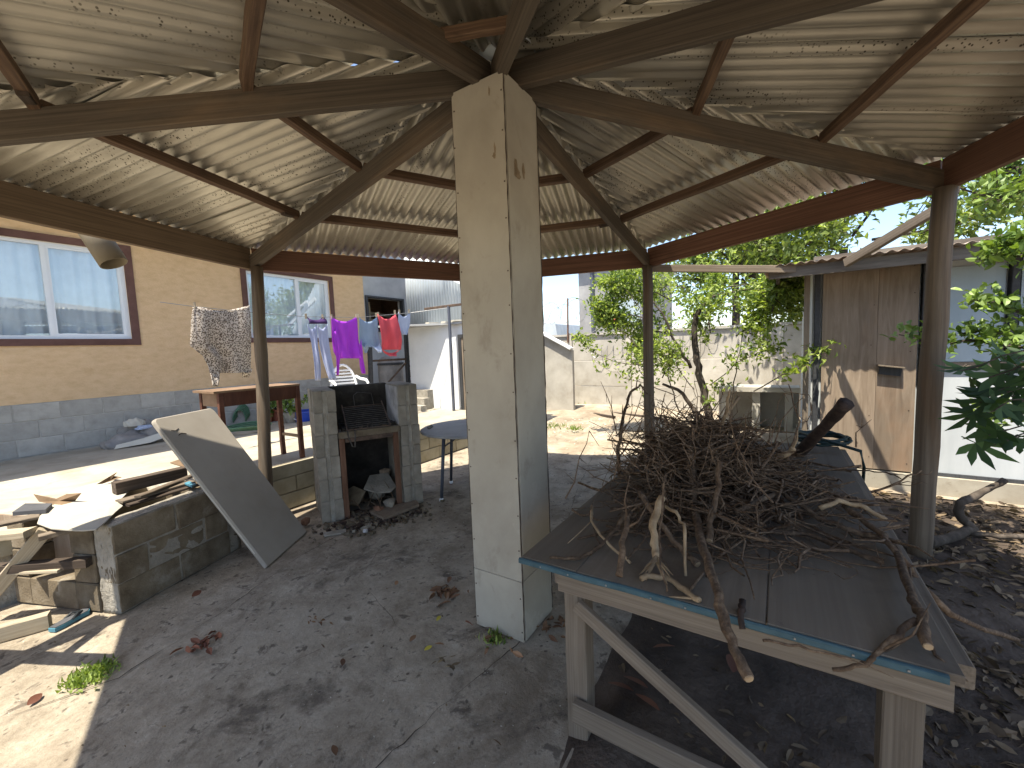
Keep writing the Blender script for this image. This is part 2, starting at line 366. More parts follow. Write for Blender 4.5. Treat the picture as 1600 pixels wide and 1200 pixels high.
M_['black_rubber'] = mat('black_rubber', [(.3, (.012, .016, .02)), (.7, (.03, .035, .04))], 6, rough=.6, bump=.1)
M_['card'] = mat('brown_cardboard', [(.3, (.13, .085, .05)), (.7, (.22, .15, .09))], 5, rough=.9, bump=.1)
M_['cement_sheet'] = mat('pale_cement_sheet', [(.3, (.42, .395, .33)), (.7, (.52, .49, .42))], 4, rough=.85, bump=.1, big=.1)
M_['slate'] = mat('dark_slate', [(.3, (.05, .052, .058)), (.7, (.09, .092, .10))], 5, rough=.8, bump=.3)
M_['wire'] = mat('razor_wire_steel', [(.3, (.22, .22, .22)), (.7, (.36, .36, .36))], 5, rough=.4, bump=0, metal=.6)
M_['paper'] = mat('crumpled_white_paper', [(.3, (.55, .56, .58)), (.7, (.72, .73, .74))], 8, rough=.8, bump=.3)
M_['shed_blue'] = mat('pale_blue_board', [(.3, (.28, .345, .385)), (.7, (.35, .415, .455))], 3, (2, 2, .5), .7, .1, big=.1)
M_['shed_white'] = mat('white_shed_board', [(.3, (.46, .49, .505)), (.7, (.55, .575, .585))], 3, (2, 2, .5), .75, .12, big=.1)
M_['fascia'] = mat('grey_fascia_board', [(.3, (.10, .085, .07)), (.55, (.17, .15, .125)), (.8, (.25, .225, .19))], 4, (.5, .5, 5), .85, .4)

def cloth_mat(name, c, trans=.3):
    m, N, L, B = nodes(name)
    v = coords(N, L, (1, 1, 1), 'Object', False)
    r = ramp(N, [(.3, tuple(x*.86 for x in c)), (.7, c)]); L.new(noise(N, L, v, 5, 5), r.inputs[0])
    L.new(r.outputs[0], B.inputs['Base Color']); B.inputs['Roughness'].default_value = .9; B.inputs['Specular IOR Level'].default_value = .15
    t = N.new('ShaderNodeBsdfTranslucent'); L.new(r.outputs[0], t.inputs[0])
    mx = N.new('ShaderNodeMixShader'); mx.inputs[0].default_value = trans
    L.new(B.outputs[0], mx.inputs[1]); L.new(t.outputs[0], mx.inputs[2]); L.new(mx.outputs[0], N['Material Output'].inputs[0])
    w = noise(N, L, coords(N, L, (1, 1, .4), 'Object', False), 14, 3)
    bp = N.new('ShaderNodeBump'); bp.inputs['Strength'].default_value = .35; bp.inputs['Distance'].default_value = .02
    L.new(w, bp.inputs['Height']); L.new(bp.outputs[0], B.inputs['Normal'])
    return m
M_['c_lilac'] = cloth_mat('pale_lilac_cloth', (.55, .60, .80))
M_['c_violet'] = cloth_mat('dark_violet_cloth', (.09, .05, .15))
M_['c_magenta'] = cloth_mat('bright_magenta_cloth', (.56, .085, .78))
M_['c_greyblue'] = cloth_mat('grey_blue_cloth', (.36, .46, .60))
M_['c_coral'] = cloth_mat('coral_red_cloth', (.76, .13, .16))
M_['c_white'] = cloth_mat('pale_blue_white_cloth', (.55, .62, .78))
def leopard():
    m, N, L, B = nodes('leopard_print_cloth')
    v = coords(N, L, (1, 1, 1), 'Object', False)
    nd = N.new('ShaderNodeTexNoise'); nd.inputs['Scale'].default_value = 30; L.new(v, nd.inputs['Vector'])
    ad = N.new('ShaderNodeVectorMath'); ad.operation = 'MULTIPLY_ADD'; ad.inputs[1].default_value = (.03, .03, .03)
    L.new(nd.outputs['Color'], ad.inputs[0]); L.new(v, ad.inputs[2])
    vo = N.new('ShaderNodeTexVoronoi'); vo.inputs['Scale'].default_value = 70; L.new(ad.outputs[0], vo.inputs['Vector'])
    r = ramp(N, [(.0, (.30, .20, .13)), (.20, (.28, .19, .13)), (.27, (.06, .045, .036)), (.42, (.06, .045, .036)), (.52, (.56, .49, .41)), (1, (.64, .58, .51))])
    L.new(vo.outputs['Distance'], r.inputs[0])
    L.new(r.outputs[0], B.inputs['Base Color']); B.inputs['Roughness'].default_value = .9
    t = N.new('ShaderNodeBsdfTranslucent'); L.new(r.outputs[0], t.inputs[0])
    mx = N.new('ShaderNodeMixShader'); mx.inputs[0].default_value = .25
    L.new(B.outputs[0], mx.inputs[1]); L.new(t.outputs[0], mx.inputs[2]); L.new(mx.outputs[0], N['Material Output'].inputs[0])
    return m
M_['leopard'] = leopard()

def roof_sheet_mat():
    """dusty zinc, run-off bands and mould specks gathered along the sheet laps (local X runs across the ribs, Y down the slope)"""
    m, N, L, B = nodes('dusty_corrugated_roof_iron')
    v = coords(N, L, (1, 1, 1)); vs_ = coords(N, L, (9, .8, 1))
    r = ramp(N, [(.28, (.44, .415, .36)), (.5, (.53, .50, .435)), (.74, (.61, .58, .51))])
    L.new(noise(N, L, vs_, 2.2, 6, .6), r.inputs[0]); c = r.outputs[0]
    b = ramp(N, [(.3, (.74, .73, .71)), (.7, (1.1, 1.09, 1.05))]); L.new(noise(N, L, v, 1.4, 4), b.inputs[0])
    c = mixc(N, L, 1, c, b.outputs[0], 'MULTIPLY')
    # specks in bands
    bands = ramp(N, [(.50, (0, 0, 0)), (.57, (1, 1, 1))]); L.new(noise(N, L, coords(N, L, (4.5, .25, 1)), 1.3, 2), bands.inputs[0])
    vo = N.new('ShaderNodeTexVoronoi'); vo.inputs['Scale'].default_value = 55; L.new(coords(N, L, (1.5, 1, 0)), vo.inputs['Vector'])
    sp = ramp(N, [(.20, (1, 1, 1)), (.30, (0, 0, 0))]); L.new(vo.outputs['Distance'], sp.inputs[0])
    mu = mixc(N, L, 1, bands.outputs[0], sp.outputs[0], 'MULTIPLY')
    c = mixc(N, L, mu, c, (.085, .072, .052))
    oi = N.new('ShaderNodeObjectInfo'); mr = N.new('ShaderNodeMapRange'); mr.inputs['To Min'].default_value = .86; mr.inputs['To Max'].default_value = 1.12
    L.new(oi.outputs['Random'], mr.inputs['Value']); hs = N.new('ShaderNodeHueSaturation'); L.new(c, hs.inputs['Color']); L.new(mr.outputs[0], hs.inputs['Value'])
    L.new(hs.outputs[0], B.inputs['Base Color']); B.inputs['Roughness'].default_value = .42; B.inputs['Metallic'].default_value = .6
    B.inputs['Specular IOR Level'].default_value = .35
    return m
M_['sheet'] = roof_sheet_mat()

def glass_mat():
    m, N, L, B = nodes('window_glass')
    g = N.new('ShaderNodeBsdfGlossy'); g.inputs['Roughness'].default_value = .01; g.inputs['Color'].default_value = (.92, .97, 1, 1)
    t = N.new('ShaderNodeBsdfTransparent'); t.inputs[0].default_value = (.90, .95, .98, 1)
    lw = N.new('ShaderNodeLayerWeight'); lw.inputs['Blend'].default_value = .35; f = N.new('ShaderNodeMapRange'); f.inputs['To Min'].default_value = .20; f.inputs['To Max'].default_value = .85; L.new(lw.outputs['Facing'], f.inputs['Value'])
    mx = N.new('ShaderNodeMixShader'); L.new(f.outputs[0], mx.inputs[0]); L.new(t.outputs[0], mx.inputs[1]); L.new(g.outputs[0], mx.inputs[2])
    L.new(mx.outputs[0], N['Material Output'].inputs[0]); return m
M_['glass'] = glass_mat()
M_['curtain'] = cloth_mat('pale_curtain', (.80, .85, .88), .05)
M_['lemon_leaf'] = leaf_mat('lemon_leaf', (.065, .115, .025), (.29, .35, .09), .4)
M_['tree_leaf'] = leaf_mat('tree_leaf', (.06, .10, .025), (.23, .285, .08), .35)
M_['shrub_leaf'] = leaf_mat('glossy_shrub_leaf', (.075, .135, .03), (.19, .27, .065), .25)
M_['dark_leaf'] = leaf_mat('dark_lobed_leaf', (.025, .055, .02), (.06, .11, .035), .25, .65)
M_['grass'] = leaf_mat('weed_green', (.09, .14, .03), (.26, .33, .09), .35)
M_['dry_leaf'] = leaf_mat('dry_leaf', (.10, .05, .028), (.24, .135, .075), .1, .8)
M_['litter_leaf'] = leaf_mat('litter_leaf', (.05, .034, .022), (.185, .135, .082), .1, .8)
M_['yellow_leaf'] = leaf_mat('yellow_leaf', (.45, .36, .05), (.5, .42, .07), .2, .6)
M_['red_leaf'] = leaf_mat('red_brown_leaf', (.11, .042, .026), (.19, .075, .042), .1, .7)

# ------------------------------------------------------------------ the setting: ground, yard floor, terrace
def sheet(name, poly, z, mat_, nx=0, amp=0, seed=0):
    mb = MB(); mb.add([(x, y, z) for x, y in poly], [tuple(range(len(poly)))])
    me = mb.mesh(name); return structure(link(name, me, mat_))

def bumpy(name, x0, x1, y0, y1, z, mat_, step=.12, amp=.02, seed=1, mound=()):
    r = np.random.RandomState(seed)
    nx = max(2, int((x1-x0)/step)); ny = max(2, int((y1-y0)/step))
    low = r.rand(40, 40)
    def nz(X, Y, f):
        gx = (X*f) % 38; gy = (Y*f) % 38; i = gx.astype(int); j = gy.astype(int); u = gx-i; w = gy-j
        u = u*u*(3-2*u); w = w*w*(3-2*w)
        return (low[i, j]*(1-u)+low[i+1, j]*u)*(1-w)+(low[i, j+1]*(1-u)+low[i+1, j+1]*u)*w
    X, Y = np.meshgrid(np.linspace(x0, x1, nx+1), np.linspace(y0, y1, ny+1), indexing='ij')
    Z = z + amp*(nz(X+50, Y+50, 1.3)*.6+nz(X+50, Y+50, 4.1)*.3+nz(X+50, Y+50, 9)*.15)
    edge = np.minimum(np.minimum(X-x0, x1-X), np.minimum(Y-y0, y1-Y)); Z = z+(Z-z)*np.clip(edge/.3, 0, 1)
    for (mx, my, mr, mh) in mound: Z = Z + mh*np.exp(-((X-mx)**2+(Y-my)**2)/mr**2)
    vs = np.stack([X, Y, Z], -1).reshape(-1, 3); k = ny+1
    fs = [(i*k+j, (i+1)*k+j, (i+1)*k+j+1, i*k+j+1) for i in range(nx) for j in range(ny)]
    me = bpy.data.meshes.new(name); me.from_pydata(vs.tolist(), [], fs); me.update()
    me.polygons.foreach_set('use_smooth', [True]*len(me.polygons))
    return structure(link(name, me, mat_))

sheet('ground', [(-120, -120), (160, -120), (160, 160), (-120, 160)], -.05, M_['dirt'])
bumpy('dirt_yard', 5.45, 16, -9, 12, -.03, M_['dirt'], .16, .07, 3, mound=((9.2, 4.2, 1.0, .12), (9.6, 3.0, .9, .08)))
# concrete yard floor, cast in bays with open joints between them
def floor_bay(poly):
    mb = MB(); n = len(poly)
    mb.prism(poly, -.06, 0.0)
    return mb
yard = structure(link('yard_floor', MB().mesh() if False else None, M=Matrix()))
yard.empty_display_size = .2
def lerp(a, b, t): return (a[0]+(b[0]-a[0])*t, a[1]+(b[1]-a[1])*t)
def wavy(a, b, n, r, amp):
    out = []
    dx, dy = b[0]-a[0], b[1]-a[1]; l = math.hypot(dx, dy)
    for i in range(n):
        t = i/n; o = r.uniform(-amp, amp) if i else 0
        p = lerp(a, b, t); out.append((p[0]-dy/l*o, p[1]+dx/l*o))
    return out
rr = random.Random(4)
# bay joints run roughly from lower left towards the fireplace, as the cracks in the floor do
jA = [at(0, 1125, Z=0), at(185, 1060, Z=0), at(330, 968, Z=0), at(470, 868, Z=0), at(560, 820, Z=0)]
jB = [at(560, 1225, Z=0), at(690, 1105, Z=0), at(815, 1000, Z=0)]
fl = bumpy('concrete_slab', -4, 5.46, .64, 4.26, -.010, M_['concrete'], .05, .011, 8)
del fl['kind']; fl.parent = yard
def crack(pts, w, seed):
    r = random.Random(seed); P = []
    for a, b in zip(pts[:-1], pts[1:]):
        n = max(3, int((Vector(b)-Vector(a)).length/.05))
        for i in range(n):
            p = Vector(a).lerp(Vector(b), i/n); P.append(p+Vector((r.uniform(-.008, .008), r.uniform(-.008, .008), 0)))
    P.append(Vector(pts[-1])); vs = []; fs = []
    for i, p in enumerate(P):
        t = (P[min(i+1, len(P)-1)]-P[max(i-1, 0)]); t.z = 0; t.normalize(); nrm = Vector((-t.y, t.x, 0))
        ww = w*(.42*abs(math.sin(i*.23+seed))+.05)*r.uniform(.3, 1.2)
        vs += [(p.x+nrm.x*ww, p.y+nrm.y*ww, .003), (p.x-nrm.x*ww, p.y-nrm.y*ww, .003)]
        if i: fs.append((2*i-2, 2*i-1, 2*i+1, 2*i))
    m = MB(); m.add(vs, fs); return m
for k, (pts, w) in enumerate(((jA, .007), (jB, .006), ([at(365, 1052, Z=0), at(420, 1038, Z=0), at(450, 1040, Z=0), at(500, 1015, Z=0)], .004),
                              ([at(640, 1000, Z=0), at(560, 905, Z=0), at(600, 850, Z=0)], .003), ([at(860, 900, Z=0), at(900, 770, Z=0), at(930, 705, Z=0)], .006))):
    crack(pts, w, k).obj('crack', M_['soil'], yard, M=Matrix())
# garden bed to the right and under the workbench
bumpy('garden_bed', 1.02, 5.46, -6, .86, -.045, M_['soil'], .05, .105, 5)
mb = MB(); mb.box2((-4, -6, -.3), (1.36, .659, -.003)); structure(mb.obj('near_floor', M_['concrete'], M=Matrix()))

# raised terrace in front of the house with a low block retaining wall
SL = .47
terr = structure(link('terrace', None, M=Matrix.Translation((2, 4.2, 0)))); terr.empty_display_size = .2
mb = MB(); mb.box2((-6, 4.27, .32), (6.2, 7.68, SL)); mb.obj('terrace_slab', M_['slab'], terr, M=Matrix())
mb = MB(); mb.box2((-6, 4.30, -.1), (6.15, 4.6, .32)); mb.obj('mortar_core', M_['mortar'], terr, M=Matrix())
mb = MB(); mb.box2((-6, 4.225, .335), (6.2, 4.268, SL-.004)); mb.obj('slab_edge', M_['terrace_block'], terr, M=Matrix())
def block_mesh(L, D, H, seed, jit=.003, ch=.008):
    """chipped concrete block"""
    bm = bmesh.new(); bmesh.ops.create_cube(bm, size=1); bmesh.ops.scale(bm, vec=(L, D, H), verts=bm.verts)
    bmesh.ops.bevel(bm, geom=bm.edges[:], offset=ch, segments=1, affect='EDGES')
    r = random.Random(seed)
    for v in bm.verts: v.co += Vector((r.uniform(-jit, jit), r.uniform(-jit, jit), r.uniform(-jit, jit)))
    me = bpy.data.meshes.new('block'); bm.to_mesh(me); bm.free(); return me
BLK = [block_mesh(.388, .09, .160, s, .002, .005) for s in range(4)]
for m in BLK: m.materials.append(M_['terrace_block'])
for row in range(2):
    x = -1.2 + row*.2
    while x < 6.0:
        if x > 1.0:
            link('block', RND.choice(BLK), None, terr, Matrix.Translation((x, 4.275+RND.uniform(-.004, .004), .08+row*.168)))
        x += .395

# ------------------------------------------------------------------ gazebo
CX, CY = 1.92, 1.27
APEX = 3.05
V = {0: (4.80, 1.24, 2.40), 45: (4.252, 3.14, 2.40), 90: (2.108, 4.23, 2.40), 135: (-.10, 3.50, 2.42), 180: (-1.0, 1.27, 2.42),
     225: (-.13, -.80, 2.44), 270: (1.92, -1.63, 2.46), 315: (3.90, -.87, 2.47)}
gz = thing('gazebo', 'open eight-sided yard shelter with a corrugated iron roof on a square boarded column', 'gazebo', (CX, CY, 0))
# column: core plus boards screwed round it
core = MB(); core.box2((CX-.145, CY-.145, 0), (CX+.145, CY+.145, 2.86)); colm = core.obj('column', M_['mortar'], gz)
def board(c, d, seed):
    b = MB(); b.box((0, 0, 0), d)
    bm = bmesh.new(); me = b.mesh('cladding_board'); bm.from_mesh(me); bmesh.ops.bevel(bm, geom=bm.edges[:], offset=.0015, segments=1, affect='EDGES'); bm.to_mesh(me); bm.free()
    return link('cladding_board', me, M_['column_board'], colm, Matrix.Translation(c))
JZ = .335
for (z0, z1) in ((.004, JZ), (JZ+.003, 2.862)):
    zc, h = (z0+z1)/2, z1-z0
    for s in (-1, 1):
        board((CX+s*.156, CY, zc), (.014, .315, h), 1)
        board((CX, CY+s*.153, zc), (.291, .014, h), 2)
sc = MB()
for z in list(np.arange(.06, 2.85, .21)):
    for dy in (-.146, .146):
        sc.lathe([(.0, .0), (.0035, 0)], (0, 0, 0), 6) if False else sc.box((CX-.1645, CY+dy+RND.uniform(-.004, .004), z+RND.uniform(-.03, .03)), (.003, .006, .006))
stuff(sc.obj('board_screws', M_['rust'], colm))
for (sx_, sy_) in ((-1, -1), (-1, 1), (1, -1)):
    gp_ = MB(); rg = random.Random(3)
    gp_.tube([(CX+sx_*.1608+rg.uniform(-.0012, .0012), CY+sy_*.1588+rg.uniform(-.0012, .0012), z) for z in np.arange(.02, 2.86, .035)], [rg.choice((.0014, .0028, .0034)) for _ in np.arange(.02, 2.86, .035)], 5)
    gp_.obj('corner_joint', M_['dark_timber'], colm)
# stains and dents of the boards (drips of old glue)
def blot(c, pts, nrm, m, name='stain'):
    b = MB(); vs = []
    for (u, w) in pts:
        vs.append(Vector(c)+Vector((0, u, w)) if nrm == 'x' else Vector(c)+Vector((u, 0, w)))
    b.add(vs, [tuple(range(len(vs)))]); return b.obj(name, m, colm)
def rag(n, a, bb, seed):
    r = random.Random(seed); return [(math.cos(2*math.pi*k/n)*a*r.uniform(.6, 1.3), math.sin(2*math.pi*k/n)*bb*r.uniform(.7, 1.2)) for k in range(n)]
M_['stain'] = mat('brown_glue_stain', [(.3, (.17, .12, .07)), (.7, (.30, .235, .155))], 30, rough=.6, bump=.2)
for (px, py, a, b_, sd_) in ((773, 232, .006, .028, 1), (772, 243, .010, .016, 2), (764, 142, .005, .022, 3)):
    p = at(px, py, X=CX-.1642); blot(p, rag(11, a, b_, sd_), 'x', M_['stain'])
for (px, py, a, b_, sd_) in ((808, 270, .035, .028, 4), (806, 262, .016, .045, 5), (818, 268, .015, .04, 6)):
    p = at(px, py, Y=CY-.1612); blot(p, rag(13, a, b_, sd_), 'y', M_['stain'])

def raf(k, q, dz=0):
    v = Vector(V[k]); d = Vector((v.x-CX, v.y-CY)); r = d.length; u = d/r
    z = 2.85+(v.z-2.85)*(q-.2)/(r-.2)
    return Vector((CX+u.x*q, CY+u.y*q, z+dz)), r
RH, RW = .128, .048
for k in V:
    p0, r = raf(k, .05); ext = .14 if k == 315 else .04
    p1, _ = raf(k, r+ext)
    p0.z += RH/2; p1.z += RH/2
    beam('rafter', p0, p1, RW, RH, M_['rafter'], gz, segs=10, jit=.0007)
# posts (round poles)
def pole(name, p0, p1, r0, r1, mt, parent, n=14, segs=9, seed=0):
    r = random.Random(seed); L = (Vector(p1)-Vector(p0)).length; pts = []; rad = []
    for i in range(segs+1):
        t = i/segs; p = Vector(p0).lerp(Vector(p1), t)
        pts.append(p+Vector((r.uniform(-.004, .004), r.uniform(-.004, .004), 0))); rad.append((r0+(r1-r0)*t)*r.uniform(.97, 1.03))
    mb = MB(); mb.tube(pts, rad, n); return mb.obj(name, mt, parent, smooth=True)
POST = {0: ((4.80, 1.235), (4.79, 1.235)), 90: ((1.985, 4.12), (2.095, 4.12)), 135: ((-.08, 3.47), (-.08, 3.47)), 180: ((-.95, 1.27), (-.95, 1.27)),
        225: ((-.1, -.76), (-.1, -.76)), 270: ((1.92, -1.57), (1.92, -1.57)), 315: ((3.835, -.835), (3.86, -.885)), 45: ((4.2, 3.08), (4.2, 3.08))}
for k, (a, b) in POST.items():
    rr_ = .062 if k in (315,) else .055
    o = pole('post', (a[0], a[1], -.05), (b[0], b[1], V[k][2]+.005), rr_*1.05, rr_*.98, M_['pole'], gz, seed=k)
# eave beams
KS = sorted(V)
BH, BW = .201, .05
for i, k in enumerate(KS):
    k2 = KS[(i+1) % 8]; a, b = Vector(V[k]), Vector(V[k2])
    n = Vector(((a+b)/2 - Vector((CX, CY, 0)))); n.z = 0; n.normalize()
    off = n*.035; d = (b-a).normalized()
    mt = M_['beam_grey'] if k in (90, 135, 180) else M_['beam']
    beam('eave_beam', a+off-d*.0+Vector((0, 0, BH/2)), b+off+Vector((0, 0, BH/2)), BW, BH, mt, gz, segs=8, jit=.0008)
# purlins and roof sheets, one run of each per roof face
AP = Vector((CX, CY, APEX))
for i, k in enumerate(KS):
    k2 = KS[(i+1) % 8]
    E1 = Vector(V[k])+Vector((0, 0, .193)); E2 = Vector(V[k2])+Vector((0, 0, .193))
    ex = (E2-E1).normalized(); nrm = (E1-AP).cross(E2-AP).normalized()
    if nrm.z < 0: nrm = -nrm
    for f in (.40, .69):
        a = AP.lerp(E1, f); b = AP.lerp(E2, f)
        lift = -nrm*.036
        beam('purlin', a+lift+ex*.02, b+lift-ex*.02,   .046, .062, M_['purlin'], gz, up=nrm, segs=6, jit=.0025)
        # little timber cleat beside the rafter
        if f > .5:
            c0 = a+lift*1.6+ex*.09
            beam('cleat', c0, c0+ex*.10-nrm*.012, .04, .035, M_['dark_timber'], gz, up=nrm, segs=1)
    # sheets
    fd = (E1-AP) - ex*((E1-AP).dot(ex)); D = fd.length; sdv = fd.normalized()
    t1 = (E1-AP).dot(ex); t2 = (E2-AP).dot(ex)
    Dm = D+.075
    pitch, amp = .084, .0155
    lo, hi = t1*(Dm/D)-.0, t2*(Dm/D)+.0
    ns = 4; wdt = (hi-lo)/ns
    M = Matrix((ex, sdv, ex.cross(sdv))).transposed().to_4x4(); 
    upn = Vector((M[0][2], M[1][2], M[2][2])); sg = 1 if upn.z > 0 else -1
    for s in range(ns):
        a0, b0 = lo+s*wdt-.035, lo+(s+1)*wdt+.035
        if s == 0: a0 += .035
        if s == ns-1: b0 -= .035
        n = int((b0-a0)/(pitch/8)); vs = []; fs = []
        lf = .012+.0045*(s % 2) + (.016 if i % 2 else 0)
        tilt = RND.uniform(-.004, .004)
        for q in range(n+1):
            t = a0+(b0-a0)*q/n
            ridge = t/t2*D if t > 0 else t/t1*D
            over = .12 if i % 2 else .05
            d0 = max(.06, ridge-over+.012*math.sin(t*23+i))
            h = sg*(lf+amp+amp*math.cos(2*math.pi*t/pitch))
            for g in range(4):
                d = d0+(Dm+.01*math.sin(s*3+i)-d0)*g/3
                vs.append((t, d, h+sg*tilt*d))
            if q:
                for g in range(3):
                    o = (q-1)*4+g; fs.append((o, o+1, o+5, o+4))
        me = bpy.data.meshes.new('roof_sheet'); me.from_pydata(vs, [], fs); me.update()
        me.polygons.foreach_set('use_smooth', [True]*len(me.polygons))
        MM = M.copy(); MM.translation = AP
        ctr = Vector(((a0+b0)/2, D*.6, 0)); 
        for v in me.vertices: v.co -= ctr
        MM = MM @ Matrix.Translation(ctr)
        o = link('roof_sheet', me, M_['sheet'], gz, MM)
        sm = o.modifiers.new('gauge', 'SOLIDIFY'); sm.thickness = .001; sm.offset = 0
# apex cap block where the rafters meet
mb = MB(); mb.lathe([(.0, 3.10), (.16, 3.085), (.22, 3.06), (.22, 3.05)], (CX, CY, 0), 16); mb.obj('apex_cap', M_['galv'], gz)
beam('nailing_block', raf(180, .40)[0]+Vector((0, 0, .12)), raf(225, .40)[0]+Vector((0, 0, .12)), .04, .05, M_['purlin'], gz)

# pipe end hanging under the eave on the house side
pp0 = at(152, 372, Y=4.35); pp1 = at(178, 412, Y=4.28)
pt = thing('drain_pipe', 'short beige plastic pipe end sticking out below the left eave beam', 'pipe', pp1)
mb = MB(); ax = (pp1-pp0); mb.tube([pp0-ax*1.2, pp0, pp1], .088, 24, cap=False); p_o = mb.obj('pipe_wall', M_['pipe'], pt, smooth=True)
p_o.modifiers.new('wall', 'SOLIDIFY').thickness = .006
mb = MB(); mb.tube([pp0+ax*.2, pp0+ax*.6], .081, 24); mb.obj('pipe_shade_plug', M_['pipe_shade'], pt)  # dark plug set near the mouth, painted as the shade within

# ------------------------------------------------------------------ house
WY = 7.7
hs = thing('house', 'ochre plastered house on a grey block base with white sliding windows', 'house', (1.5, WY, SL))
def wall_holes(x0, x1, z0, z1, holes, y0, y1):
    mb = MB(); xs = sorted({x0, x1, *[h[0] for h in holes], *[h[1] for h in holes]}); zs = sorted({z0, z1, *[h[2] for h in holes], *[h[3] for h in holes]})
    for i in range(len(xs)-1):
        for j in range(len(zs)-1):
            cx, cz = (xs[i]+xs[i+1])/2, (zs[j]+zs[j+1])/2
            if any(h[0] < cx < h[1] and h[2] < cz < h[3] for h in holes): continue
            mb.box2((xs[i], y0, zs[j]), (xs[i+1], y1, zs[j+1]))
    bm = bmesh.new(); me = mb.mesh(); bm.from_mesh(me); bmesh.ops.remove_doubles(bm, verts=bm.verts, dist=1e-5)
    # drop the inner partitions between the cells
    seen = {}
    for f in bm.faces:
        key = tuple(sorted(v.index for v in f.verts)); seen.setdefault(key, []).append(f)
    kill = [f for k, l in seen.items() if len(l) > 1 for f in l]
    bmesh.ops.delete(bm, geom=kill, context='FACES'); bm.to_mesh(me); bm.free(); return me
PZ = 1.115
W1 = (.55, 2.13, 1.90, 3.11); W2 = (3.71, 5.28, 1.92, 3.07)
link('wall', wall_holes(-5, 6.12, PZ, 3.75, [W1, W2], WY, WY+.2), M_['orange'], hs)
mb = MB(); mb.box2((-5, WY+.3, SL-.2), (-4.8, 14, 3.75)); mb.box2((-4.8, 13.8, SL-.2), (6.12, 14, 3.75)); mb.box2((5.92, WY+.2, SL-.2), (6.119, 13.8, 3.75)); mb.obj('rear_walls', M_['orange'], hs, M=Matrix())
mb = MB(); mb.box2((-5.3, 6.42, 3.75), (6.12, 14.3, 3.86)); rf = mb.obj('roof', M_['galv'], hs)
mb = MB(); mb.box2((-5.3, 6.37, 3.70), (6.12, 6.418, 3.88)); mb.obj('fascia', M_['fascia'], rf)
# plinth of blocks
mb = MB(); mb.box2((-5, WY+.0, SL-.3), (6.12, WY+.2, PZ-.002)); pl = mb.obj('plinth', M_['plinth_mortar'], hs, M=Matrix())
PB = [block_mesh(.388, .03, .203, 20+s, .0012, .004) for s in range(4)]
for m in PB: m.materials.append(M_['plinth_block'])
PBh = [block_mesh(.188, .03, .203, 30+s, .0012, .004) for s in range(2)]
for m in PBh: m.materials.append(M_['plinth_block'])
for row in range(3):
    x = .35+(.2 if row % 2 else 0)
    while x < 6.0:
        link('block', RND.choice(PB), None, pl, Matrix.Translation((x, WY+.0095+RND.uniform(-.0015, .0015), SL+.108+row*.214)))
        x += .398
def window(W, mull, parent):
    x0, x1, z0, z1 = W
    mb = MB(); bw = .085
    for a, b in (((x0-bw, z0-bw), (x1+bw, z0)), ((x0-bw, z1), (x1+bw, z1+bw)), ((x0-bw, z0), (x0, z1)), ((x1, z0), (x1+bw, z1))):
        mb.box2((a[0], WY-.022, a[1]), (b[0], WY+.02, b[1]))
    w = mb.obj('window', M_['window_brown'], parent)
    fr = MB(); t = .045
    for a, b in (((x0, z0), (x1, z0+t)), ((x0, z1-t), (x1, z1)), ((x0, z0+t), (x0+t, z1-t)), ((x1-t, z0+t), (x1, z1-t)), ((mull-.022, z0+t), (mull+.022, z1-t))):
        fr.box2((a[0], WY+.03, a[1]), (b[0], WY+.08, b[1]))
    fr.obj('frame', M_['alu'], w)
    fr = MB()
    for a, b in (((mull+.022, z0+t), (x1-t, z0+t+.025)), ((mull+.022, z1-t-.025), (x1-t, z1-t)), ((mull+.022, z0+t+.025), (mull+.05, z1-t-.025)), ((x1-t-.03, z0+t+.025), (x1-t, z1-t-.025))):
        fr.box2((a[0], WY+.04, a[1]), (b[0], WY+.07, b[1]))
    fr.obj('sash', M_['alu'], w)
    for a, b, yy in ((x0+t, mull-.022, .06), (mull+.05, x1-t-.03, .055)):
        g = MB(); g.add([(a, WY+yy, z0+t), (b, WY+yy, z0+t), (b, WY+yy, z1-t), (a, WY+yy, z1-t)], [(0, 1, 2, 3)]); g.obj('pane', M_['glass'], w)
    # curtain in folds
    c = MB(); n = 120; vs = []; fs = []; r = random.Random(int(x0*100))
    ph = 0; ys = []
    for i in range(n+1):
        ph += r.uniform(.25, .8); ys.append(WY+.15+.03*math.sin(ph))
    for i in range(n+1):
        x = x0-.05+(x1-x0+.1)*i/n
        for j in range(4): vs.append((x+r.uniform(-.004, .004), ys[i]+.012*math.sin(j*1.3+i*.4), z0-.05+(z1-z0+.1)*j/3))
        if i:
            for j in range(3): o = (i-1)*4+j; fs.append((o, o+4, o+5, o+1))
    c.add(vs, fs); c.obj('curtain', M_['curtain'], w, smooth=True)
window(W1, 1.37, hs); window(W2, 4.62, hs)

# ------------------------------------------------------------------ outbuildings behind the terrace
ob = thing('outbuilding', 'low white painted outbuilding with steps and a dark door behind the round table', 'building', (6.1, 5.2, SL))
OX = 5.95
mb = MB(); mb.box2((OX, 4.15, .2), (OX+1.4, 6.22, 2.04)); mb.obj('wall', M_['white_wall'], ob)
mb = MB(); mb.prism([(OX-.72, 6.30), (OX-.72, 6.1), (OX-.10, 5.25), (OX-.03, 4.1), (OX+1.4, 4.1), (OX+1.4, 6.30)], 2.041, 2.075); mb.obj('shade_ledge', M_['grey_plaster'], ob)  # real ledge, its overhang widened leftwards to throw diagonal shade on the wall
mb = MB(); mb.box2((OX-.035, 4.16, SL), (OX-.002, 4.2, 1.85)); mb.box2((OX-.035, 4.86, SL), (OX-.002, 4.93, 1.85)); mb.box2((OX-.035, 4.2, 1.79), (OX-.002, 4.86, 1.85)); d_ = mb.obj('door', M_['dark_paint'], ob)
